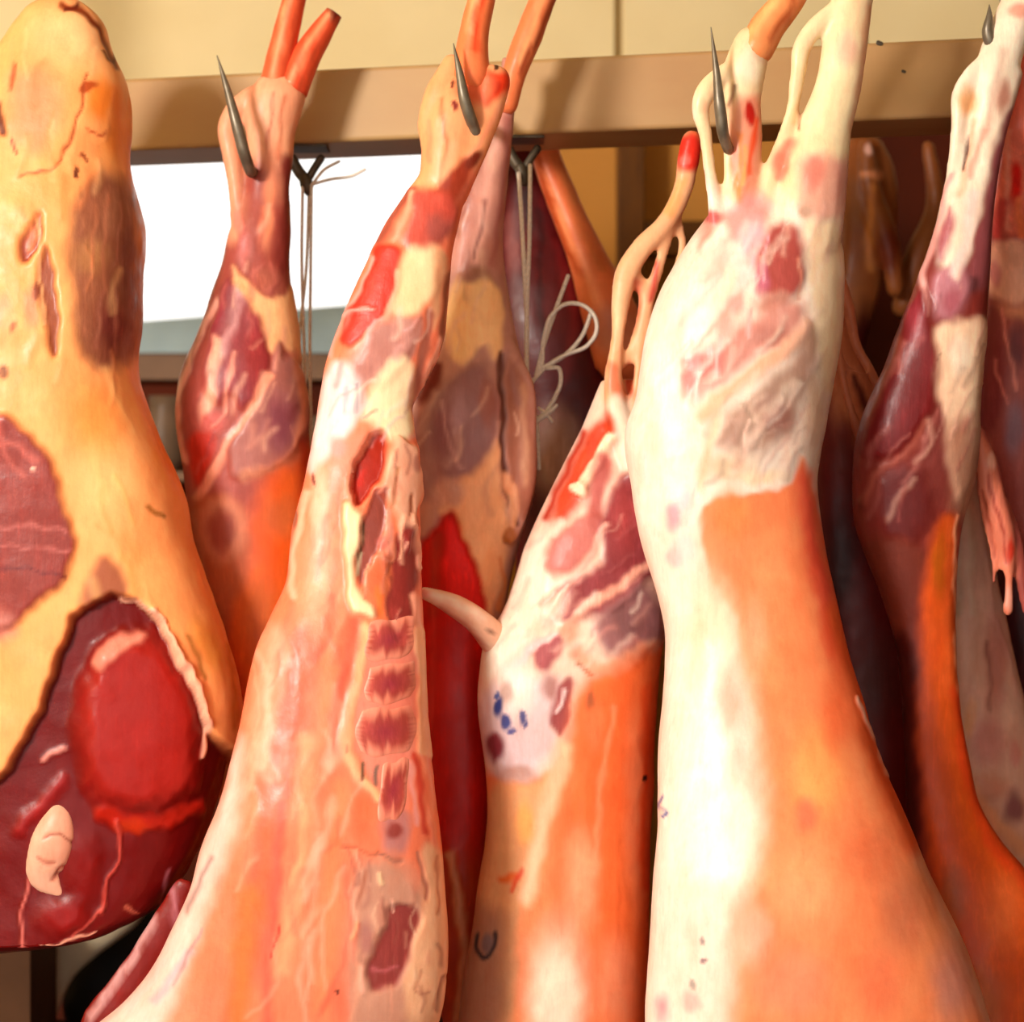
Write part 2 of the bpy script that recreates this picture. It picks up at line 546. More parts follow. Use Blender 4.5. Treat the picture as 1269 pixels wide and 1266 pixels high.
# hangers that carry it from the ceiling, past the picture's edges
for px in (-240, 1490):
    Yb = beamY(px) + .03
    c = P(px, 0, Yb)
    box('hanger', c[0]-.03, c[0]+.03, c[1]+.02, c[1]+.08, ztop, 3.0, M_BEAM, beam)
def beam_mark(px, py, r):
    Y = beamY(px) - .0012
    v, f = tube([(px-r*.6, py, r), (px+r*.6, py+1, r*.9)], Y, flat=.15, k=10)
    o = mesh_obj('bolt', v, f, M_IRON, beam, True)
beam_mark(1090, 53, 3); beam_mark(1120, 88, 2)

# ------------------------------------------------------------------ hooks and strings
def hook(tip, mid, base_, low, Yl, label):
    """pointed steel meat hook: shank from the beam, bend through the tendon gap, long point in front"""
    o = root('meat_hook', label, 'hook', 'pointed steel hooks on the beam')
    bx = low[0] + 14
    Yb = beamY(bx) - .004
    path = [(tip[0], tip[1], .6, Yl-.012), (mid[0], mid[1], 4.6, Yl-.014), (base_[0], base_[1], 7.4, Yl-.012),
            (low[0], low[1]-6, 7.2, Yl+.004), (low[0]+6, low[1]+8, 6.8, Yl+.03),
            (low[0]+12, low[1]-8, 6.6, (Yl+Yb)/2+.02), (bx, low[1]-40, 6.5, Yb), (bx, min(low[1]-70, 168), 6.5, Yb)]
    path = [(a, b, r, y) for a, b, r, y in path]
    v, f = tube(path, 0, n=60, k=12)
    mesh_obj('hook_bar', v, f, M_STEEL, o, True)
    c = P(bx, min(low[1]-60, 150), Yb)
    box('mounting_plate', c[0]-.012, c[0]+.012, c[1]-.004, c[1]+.003, c[2]-.022, c[2]+.022, M_STEEL, o, .002)
    return o
hook((269, 69), (282, 112), (297, 168), (306, 206), .235, 'long pointed hook beside the slim dark red lamb leg')
hook((562, 54), (569, 88), (577, 128), (586, 160), .03, 'pointed hook through the hock of the split half carcass')
hook((881, 34), (888, 90), (893, 140), (898, 178), -.03, 'dark pointed hook through the tendon of the big white carcass')
hook((1226, 6), (1226, 22), (1224, 38), (1236, 76), .10, 'short hook tip showing beside the white hock of the dark lamb')

def twine(name, label, paths, r=1.7):
    o = root(name, label, 'string')
    for nm, pth in paths:
        v, f = tube([(a[0], a[1], r if len(a) < 4 else a[3], a[2]) for a in pth], 0, k=8, n=max(16, len(pth)*8))
        mesh_obj(nm, v, f, M_TWINE, o, True)
    return o
def bracket(px, py, label):
    Y = beamY(px) + .02
    o = root('string_bracket', label, 'bracket', 'iron brackets under the beam')
    c = P(px, py, Y)
    box('mounting_plate', c[0]-.03, c[0]+.03, c[1]-.015, c[1]+.04, zbot-.004, zbot, M_IRON, o, .001)
    pts = [(px-18, py-16, 6, 0), (px-10, py, 7, 0), (px, py+12, 7, 0)]
    v, f = tube(pts, Y); mesh_obj('strut', v, f, M_IRON, o, True)
    v, f = tube([(px+18, py-16, 5, 0), (px+10, py-4, 5, 0), (px+2, py+10, 5, 0)], Y); mesh_obj('strut', v, f, M_IRON, o, True)
    v, f = tube([(px-3, py+8, 7, -.004), (px+1, py+20, 8, -.004), (px+2, py+26, 5, -.004)], Y); mesh_obj('eyelet', v, f, M_IRON, o, True)
    return Y
Y1 = bracket(380, 212, 'small iron bracket holding the straight strings beside the slim leg')
twine('straight_twine', 'long thin white strings hanging straight down beside the slim lamb leg',
      [('strand', [(375, 232, Y1-.01), (374, 330, Y1-.012), (377, 430, Y1-.012), (380, 560, Y1-.012), (381, 640, Y1-.012)]),
       ('strand', [(386, 232, Y1-.012), (385, 330, Y1-.013), (384, 440, Y1-.014), (386, 560, Y1-.014), (386, 640, Y1-.014)]),
       ('strand', [(383, 236, Y1), (379, 340, Y1), (371, 420, Y1), (372, 520, Y1)]),
       ('loose_end', [(388, 228, Y1-.012), (410, 222, Y1-.01), (436, 218, Y1-.01), (452, 210, Y1-.01)]),
       ('loose_end', [(386, 230, Y1-.012), (402, 210, Y1-.01), (420, 200, Y1+.0)])], 2.0)
Y2 = bracket(648, 200, 'iron bracket holding the knotted string above the dark red carcass')
YT = Y2 - .02
twine('knotted_twine', 'white string tied in loops and a knot before the dark red carcass',
      [('strand', [(643, 215, YT), (648, 300, YT), (653, 400, YT), (655, 480, YT), (664, 520, YT-.01), (668, 580, YT-.01)]),
       ('strand', [(657, 205, YT), (656, 300, YT-.003), (653, 380, YT-.003), (654, 470, YT-.003), (662, 525, YT-.01)]),
       ('loop', [(655, 478, YT-.005), (668, 462, YT-.005), (674, 420, YT-.008), (684, 390, YT-.01), (700, 377, YT-.01), (722, 378, YT-.01), (737, 392, YT-.01), (739, 412, YT-.01), (728, 428, YT-.008), (700, 440, YT-.006), (676, 455, YT-.005), (662, 470, YT-.005)]),
       ('loop', [(672, 456, YT-.006), (700, 440, YT-.003), (722, 415, YT), (731, 392, YT), (733, 385, YT)]),
       ('strand', [(664, 468, YT-.006), (676, 420, YT-.002), (690, 380, YT), (704, 342, YT)]),
       ('loop', [(678, 456, YT-.008), (692, 456, YT-.01), (695, 472, YT-.01), (688, 492, YT-.01), (676, 512, YT-.01)]),
       ('knot', [(660, 526, YT-.012, 3), (672, 516, YT-.014, 4), (684, 508, YT-.012, 3), (690, 502, YT-.012, 2)]),
       ('loose_end', [(668, 506, YT-.012, 2), (678, 514, YT-.014, 2.4), (684, 522, YT-.012, 2)])], 2.7)

# ================================================================== the carcasses
YEL = (255, 180, 116)
# ---- A: beef quarter at the left
A = root('beef_quarter', 'heavy beef quarter with yellow orange fat and a deep red cut face', 'meat')
a_rows = [(-2, 62, 92), (6, 45, 108), (25, 25, 128), (60, 2, 139), (100, -18, 156), (150, -38, 161), (205, -55, 160), (240, -62, 167), (270, -66, 173),
          (340, -75, 174), (400, -80, 173), (450, -85, 168), (490, -90, 176), (540, -95, 196), (580, -98, 214), (620, -100, 228),
          (680, -108, 241), (740, -115, 262), (790, -120, 280), (850, -125, 297), (890, -128, 301), (930, -130, 300), (1000, -130, 285), (1060, -128, 262),
          (1110, -118, 232), (1150, -95, 190), (1178, -70, 120), (1192, -40, 40)]
organic('side_of_beef', [body(a_rows, .155, ratio=.85, dmax=.115, power=2.6)], [
    e(85, 45, 70, 55, (255, 200, 146), .9), e(140, 170, 24, 50, (252,158,78), 1.0), e(60, 130, 34, 60, (244,176,126), 1.0), p([(8,90),(58,78),(72,130),(52,192),(14,172)], (236,160,118), 18),
    e(128, 125, 26, 32, (252,148,62), .8), e(110, 108, 14, 8, (190,90,40), .6),
    l([(108,92),(100,140),(86,178),(56,212),(24,220)], 3, (176,84,44), 3, -2),
    l([(78,3),(104,14),(124,36),(136,62),(144,82)], 7, (150,64,24), 4, -3), l([(84,8),(96,6)], 6, (120,40,20), 3),
    l([(128,60),(140,76),(147,62)], 3, (110,50,24), 3),
    l([(-4,128),(4,160)], 12, (120,62,40), 5, -3), l([(17,80),(14,110)], 5, (190,100,60), 4, -2), l([(14,172),(18,190)], 4, (150,70,40), 3),
    l([(108,160),(120,166),(128,162)], 3, (190,80,40), 3), l([(98,194),(106,200)], 3, (150,70,40), 2), e(94, 212, 4, 6, (120,60,40), .5),
    p([(95,238),(112,224),(135,214),(152,222),(164,235),(174,265),(180,420),(170,450),(122,458),(98,437),(88,372),(86,300)], (160,100,74), 12, -2, 1),
    e(112, 318, 30, 26, (184,128,86), .9), e(140, 405, 28, 50, (134,64,54), .9), e(160, 330, 12, 80, (140,86,72), .9),
    l([(136,240),(128,300),(130,360)], 3, (190,120,90), 4), l([(122,250),(112,330)], 3, (186,116,84), 4), l([(150,250),(146,330)], 3, (186,120,95), 4),
    l([(128,360),(120,430)], 4, (176,110,88), 5), l([(146,350),(142,440)], 3, (180,110,92), 4),
    p([(20,320),(30,282),(48,262),(53,268),(49,300),(38,326),(24,328)], (152,66,42), 4, -5, 1),
    p([(54,298),(64,320),(71,345),(73,440),(66,448),(60,440),(56,390),(45,345)], (156,84,56), 4, -5, 1),
    l([(46,270),(48,330),(56,400)], 3, (250,190,140), 3), e(6, 460, 7, 12, (150,90,50), .6), e(18, 408, 5, 10, (180,110,60), .7),
    e(40, 380, 14, 40, (222,150,110), .9), e(0, 385, 20, 30, (230,170,130), .9), e(45, 360, 5, 14, (160,90,70), .6),
    p([(-80,500),(0,512),(26,528),(56,560),(76,600),(84,640),(93,668),(88,700),(70,732),(40,752),(14,778),(-80,800)], (148,62,54), 6, 5, 1),
    l([(-40,560),(20,548),(46,570)], 6, (190,100,90), 6), l([(-20,655),(30,650),(80,660)], 4, (186,104,98), 5), l([(-20,680),(40,676),(86,684)], 3, (186,104,98), 4),
    l([(-20,705),(40,706),(80,712)], 4, (122,44,46), 4), l([(0,520),(12,570),(30,590)], 6, (180,90,80), 6), e(42, 580, 4, 4, (230,170,150), .6),
    e(0, 775, 26, 30, (190,120,110), .9),
    e(130, 600, 55, 105, (255,200,138), 1.0), e(120, 520, 60, 60, (255,172,96), 1.0), l([(182,628),(204,640)], 6, (180,120,60), 4), e(205, 560, 20, 80, (252,164,80), .9, rot=-15),
    p([(98,748),(114,710),(130,688),(146,700),(162,738),(150,745),(110,754)], (176,106,74), 9),
    *strokes(0, 60, 150, 480, 30, (-.1, 1), [(255,206,150),(240,150,84),(250,176,120),(226,140,90)], (3, 9), (18, 60), .5, 1.4, 71),
    *strokes(100, 460, 270, 860, 24, (.3, .95), [(255,206,140),(246,160,90),(255,190,110)], (5, 14), (30, 90), .45, 1, 72),
    e(258, 800, 22, 60, (232,160,82), .9, rot=-20), l([(236,790),(244,815),(250,840)], 6, (176,120,60), 6), l([(282,800),(292,850),(290,900)], 8, (220,140,66), 8),
    p([(-220,995),(-20,985),(0,962),(20,930),(50,870),(75,800),(95,755),(125,739),(160,739),(188,758),(205,785),(232,832),(252,872),(262,902),(276,922),(296,935),(330,1000),(280,1260),(-220,1260)], (118,12,12), 4, -20, .45),
    p([(98,900),(105,842),(125,806),(160,788),(200,792),(230,832),(247,880),(252,930),(246,985),(200,1004),(130,1002),(105,965)], (168,38,30), 22, 20, .35),
    p([(110,822),(132,796),(165,778),(186,786),(160,800),(126,832)], (222,142,122), 6, 3),
    l([(188,756),(205,783),(231,830),(252,872),(262,902),(257,940)], 7, (246,188,160), 3, 9), l([(150,741),(172,748),(188,758)], 4, (250,196,170), 3, 5),
    l([(126,1012),(160,1022),(200,1020),(262,1006)], 20, (184,40,22), 10, 8), e(165, 1028, 30, 14, (196,58,20), .8),
    l([(128,1136),(136,1092),(150,1064),(142,1022)], 4, (206,84,72), 3, 5), l([(90,1172),(110,1150),(130,1130)], 3, (210,100,90), 3, 3),
    l([(50,945),(76,930)], 6, (226,150,140), 4, 4), l([(20,1030),(46,1000),(72,970)], 14, (160,40,40), 10, 6),
    l([(22,1180),(26,1120),(34,1090)], 3, (220,120,110), 3, 4), e(76, 1140, 40, 30, (150,24,22), .8, 6), e(100, 1080, 30, 60, (136,16,10), .9, 5),
    l([(48,1184),(85,1176),(120,1166)], 5, (236,172,150), 3, 3), l([(160,1135),(182,1146)], 4, (200,110,90), 3),
    l([(218,1110),(222,1090),(216,1130)], 6, (176,100,110), 4),
], YEL, .1, A, MEAT, lump=2.0)
organic('fat_lump', [tube([(70, 988, 4, 0), (72, 1010, 16, -.004), (64, 1050, 26, -.006), (56, 1085, 22, -.004), (72, 1104, 9, -.004)], .067, flat=.5, k=20)],
            [l([(55,1040),(80,1034),(94,1046)], 3, (176,110,90), 3, -3), l([(46,1062),(70,1070)], 3, (190,120,100), 3, -3), l([(66,1090),(80,1076)], 3, (180,100,80), 3, -3)], (232,180,156), .1, A, MEAT, voxel=.0028, it=3, lump=2.2)
simple_part('fat_strip', tube([(16, 1092, 3, 0), (14, 1120, 7, 0), (12, 1146, 6, 0)], .073, flat=.5), [], (226, 160, 146), .1, A, MEAT, 1)

# ---- B: slim lamb leg
B = root('lamb_carcass', 'slim lamb hanging by a dark red leg before the bright window', 'carcass')
b_rows = [(96, 322, 366), (112, 312, 377), (140, 303, 373), (170, 306, 365), (200, 306, 363), (230, 305, 359), (255, 299, 360), (280, 287, 361), (330, 275, 359), (360, 263, 362),
          (400, 251, 368), (430, 238, 371), (450, 228, 373), (500, 219, 378), (540, 222, 382), (580, 228, 386), (620, 233, 390), (680, 240, 395),
          (740, 252, 400), (800, 268, 405), (900, 275, 410), (1050, 270, 410), (1200, 280, 400), (1300, 310, 370)]
organic('body', [body(b_rows, .30, ratio=.8, dmax=.085), tube([(312, 118, 12), (290, 140, 13), (283, 158, 13), (287, 190, 12), (293, 230, 11), (298, 275, 13)], .295)], [
    p([(260,90),(400,90),(390,190),(362,215),(350,260),(340,200),(300,200),(300,300),(270,290)], (240,174,138), 14),
    e(328, 140, 26, 40, (244,186,150), .8), l([(338,118),(332,190)], 3, (196,110,80), 4), l([(352,120),(346,200)], 4, (214,130,96), 4),
    l([(336,190),(332,260),(328,330)], 11, (232,152,116), 8), l([(324,255),(318,330)], 5, (214,124,96), 5),
    p([(346,195),(366,190),(366,330),(352,345),(340,330),(348,260)], (146,64,56), 8, 0, 1), e(320, 330, 26, 40, (166,84,74), .8, 0, 1),
    e(300, 300, 10, 40, (190,100,90), .8), e(296, 275, 7, 14, (240,150,130), .7),
    p([(276,345),(296,352),(316,382),(331,430),(334,462),(318,492),(300,505),(284,480),(270,500),(252,480),(260,420)], (150,62,68), 6, 5, 1),
    l([(302,365),(288,405),(276,440)], 11, (204,148,148), 9), e(316, 450, 20, 50, (158,58,60), .8, 0, 1),
    p([(284,328),(300,343),(322,362),(347,368),(368,345),(380,420),(380,455),(358,432),(346,425),(336,440),(328,410),(312,378),(290,357)], (248,192,142), 5, 2),
    p([(318,330),(346,330),(352,358),(338,372),(322,362)], (176,100,84), 7, 0, 1),
    p([(343,424),(354,440),(374,455),(386,520),(360,572),(320,588),(288,594),(284,562),(300,532),(325,492),(337,455)], (176,116,108), 6, 5, .6),
    e(345, 525, 30, 48, (146,82,92), .9, 0, .6), l([(366,440),(372,500),(366,550)], 9, (232,160,130), 7), l([(300,590),(340,580),(370,560)], 10, (214,150,124), 9),
    l([(334,464),(316,500),(286,545),(262,590),(246,618)], 11, (238,164,136), 5, 2), l([(272,425),(262,480),(252,520)], 12, (242,180,152), 7),
    l([(266,370),(244,425),(226,470),(220,510),(228,570)], 8, (240,178,160), 4),
    l([(292,440),(280,480),(276,510)], 5, (226,150,130), 4),
    p([(230,535),(268,538),(262,570),(247,612),(233,595)], (196,58,40), 7, 0, 1), e(262, 525, 22, 18, (200,100,90), .7),
    *strokes(240, 260, 365, 590, 34, (-.3, .95), [(236,170,148),(206,120,108),(244,190,164),(140,60,62)], (2, 7), (18, 56), .5, 1, 41),
    p([(320,600),(400,540),(420,1300),(250,1300),(250,780),(300,720)], (228,106,42), 24),  # orange-brown lower body: shade painted into the colour
    p([(226,615),(298,615),(314,680),(302,730),(270,810),(232,720)], (190,104,66), 12), e(276, 655, 36, 46, (214,140,108), .6), e(274, 658, 22, 34, (166,84,66), .7),
    l([(392,560),(384,640),(370,740)], 26, (222,80,26), 14), e(345, 640, 30, 34, (206,110,60), .9),
    e(320, 760, 36, 70, (206,108,46), .9),
], (172, 88, 76), .5, B, MEAT)
for pth, mt in (([(372, -30, 13), (362, 10, 15), (350, 60, 17), (340, 110, 20)], (226,110,70)), ([(414, 16, 11), (402, 34, 14), (380, 70, 18), (362, 112, 20)], (238, 100, 62))):
    simple_part('shank_bone', tube(pth, .298, k=18, round_ends=False), [e(pth[0][0], pth[0][1], 14, 14, (120,40,30), .7), l([(a[0]-6, a[1]) for a in pth], 6, (244,170,124), 5), l([(a[0]+9, a[1]) for a in pth], 6, (196,84,52), 5)], mt, .2, B, MEAT)

# ---- D: second half hanging behind C
Dr = root('split_carcass', 'half carcass with a bare red inside behind the sawn spine', 'carcass')
d_rows = [(70, 620, 644), (110, 618, 641), (150, 604, 637), (200, 585, 631), (250, 566, 627), (300, 556, 623), (340, 550, 627), (380, 548, 634), (420, 546, 641),
          (460, 530, 650), (500, 512, 657), (560, 508, 663), (600, 508, 664), (640, 508, 655), (680, 510, 642), (720, 510, 632), (760, 512, 626), (800, 512, 618),
          (900, 512, 614), (1000, 516, 614), (1100, 520, 610), (1200, 530, 620), (1300, 545, 600)]
organic('body', [body(dep(d_rows, lambda y: float(np.interp(y, [250, 520, 800], [0, .03, .06]))), .24, ratio=.75, dmax=.075), tube([(622,430,18),(640,480,22),(646,540,20),(645,600,18),(637,640,15),(632,665,9)], .235, flat=.6)], [
    p([(560,90),(660,90),(650,340),(540,340)], (206,150,136), 8), l([(622,140),(606,220),(590,320)], 12, (234,180,164), 9), l([(630,150),(622,240),(612,330)], 7, (186,120,110), 7),
    l([(610,170),(585,230),(568,290)], 8, (172,112,100), 6), l([(600,250),(588,320)], 4, (160,104,96), 4),
    p([(560,350),(575,338),(600,338),(620,360),(626,430),(612,452),(602,425),(590,435),(575,450),(556,442),(552,390)], (250,206,152), 6, 3), e(590, 340, 26, 14, (170,120,104), .8),
    e(584, 470, 10, 24, (182,122,92), .7),
    p([(515,510),(555,468),(578,450),(604,452),(620,500),(614,545),(600,572),(560,604),(525,622),(505,590),(505,540)], (164,118,116), 9, 3, .4),
    e(545, 535, 24, 44, (150,100,104), .9), e(570, 510, 14, 40, (184,140,140), .9), e(603, 500, 12, 40, (172,110,96), .8), l([(548,500),(556,540),(570,580)], 4, (196,150,145), 4),
    p([(600,572),(618,540),(624,600),(630,680),(622,740),(607,770),(590,722),(562,655),(542,632),(560,602)], (246,188,142), 7), e(556, 610, 24, 24, (206,160,140), .8), e(604, 700, 14, 40, (250,180,130), .9),
    p([(626,430),(648,470),(664,530),(668,600),(650,650),(634,610),(626,520)], (170,112,92), 6, 0, .4), l([(622,440),(622,520),(630,610),(640,650)], 7, (104,54,40), 4, -5), l([(646,480),(652,540),(650,600)], 8, (196,144,116), 6),
    l([(628,590),(636,620),(634,650)], 10, (230,170,130), 5, 3), e(630, 665, 10, 14, (186,116,66), .6), l([(618,690),(626,720),(620,756)], 6, (236,160,110), 4),
    *strokes(520, 160, 650, 620, 34, (-.15, .98), [(232,190,174),(186,130,120),(246,206,180),(150,100,98)], (3, 8), (20, 60), .45, 1, 51),
    p([(552,628),(566,640),(586,690),(606,756),(612,800),(660,900),(660,1300),(500,1300),(500,760),(510,680),(530,660)], (192,28, 14), 4, -9, .8),
    p([(554,636),(576,665),(602,748),(598,775),(560,742),(548,690)], (232, 44, 40), 8), l([(540,670),(532,760)], 16, (176,40,20), 10), e(556, 900, 26, 120, (196,36,20), .9), e(590, 880, 14, 90, (176,24,8), .9),
    p([(500,1060),(660,1060),(660,1300),(500,1300)], (176,62,20), 40), l([(556,1060),(568,1110),(574,1180),(568,1266)], 12, (206,136,96), 7, 4),
    p([(505,470),(550,440),(545,480),(520,505)], (122,44,36), 5),
], (196, 146, 132), .3, Dr, MEAT)
simple_part('shank_bone', tube([(690, -40, 15), (672, 0, 16), (655, 45, 17), (638, 90, 15), (630, 130, 12)], .225, k=18),
            [l([(690,-40),(668,10),(645,80)], 9, (250,176,124), 6), l([(690,-10),(668,45),(646,90)], 6, (176,84,50), 4)], (240, 140, 92), .2, Dr, MEAT)

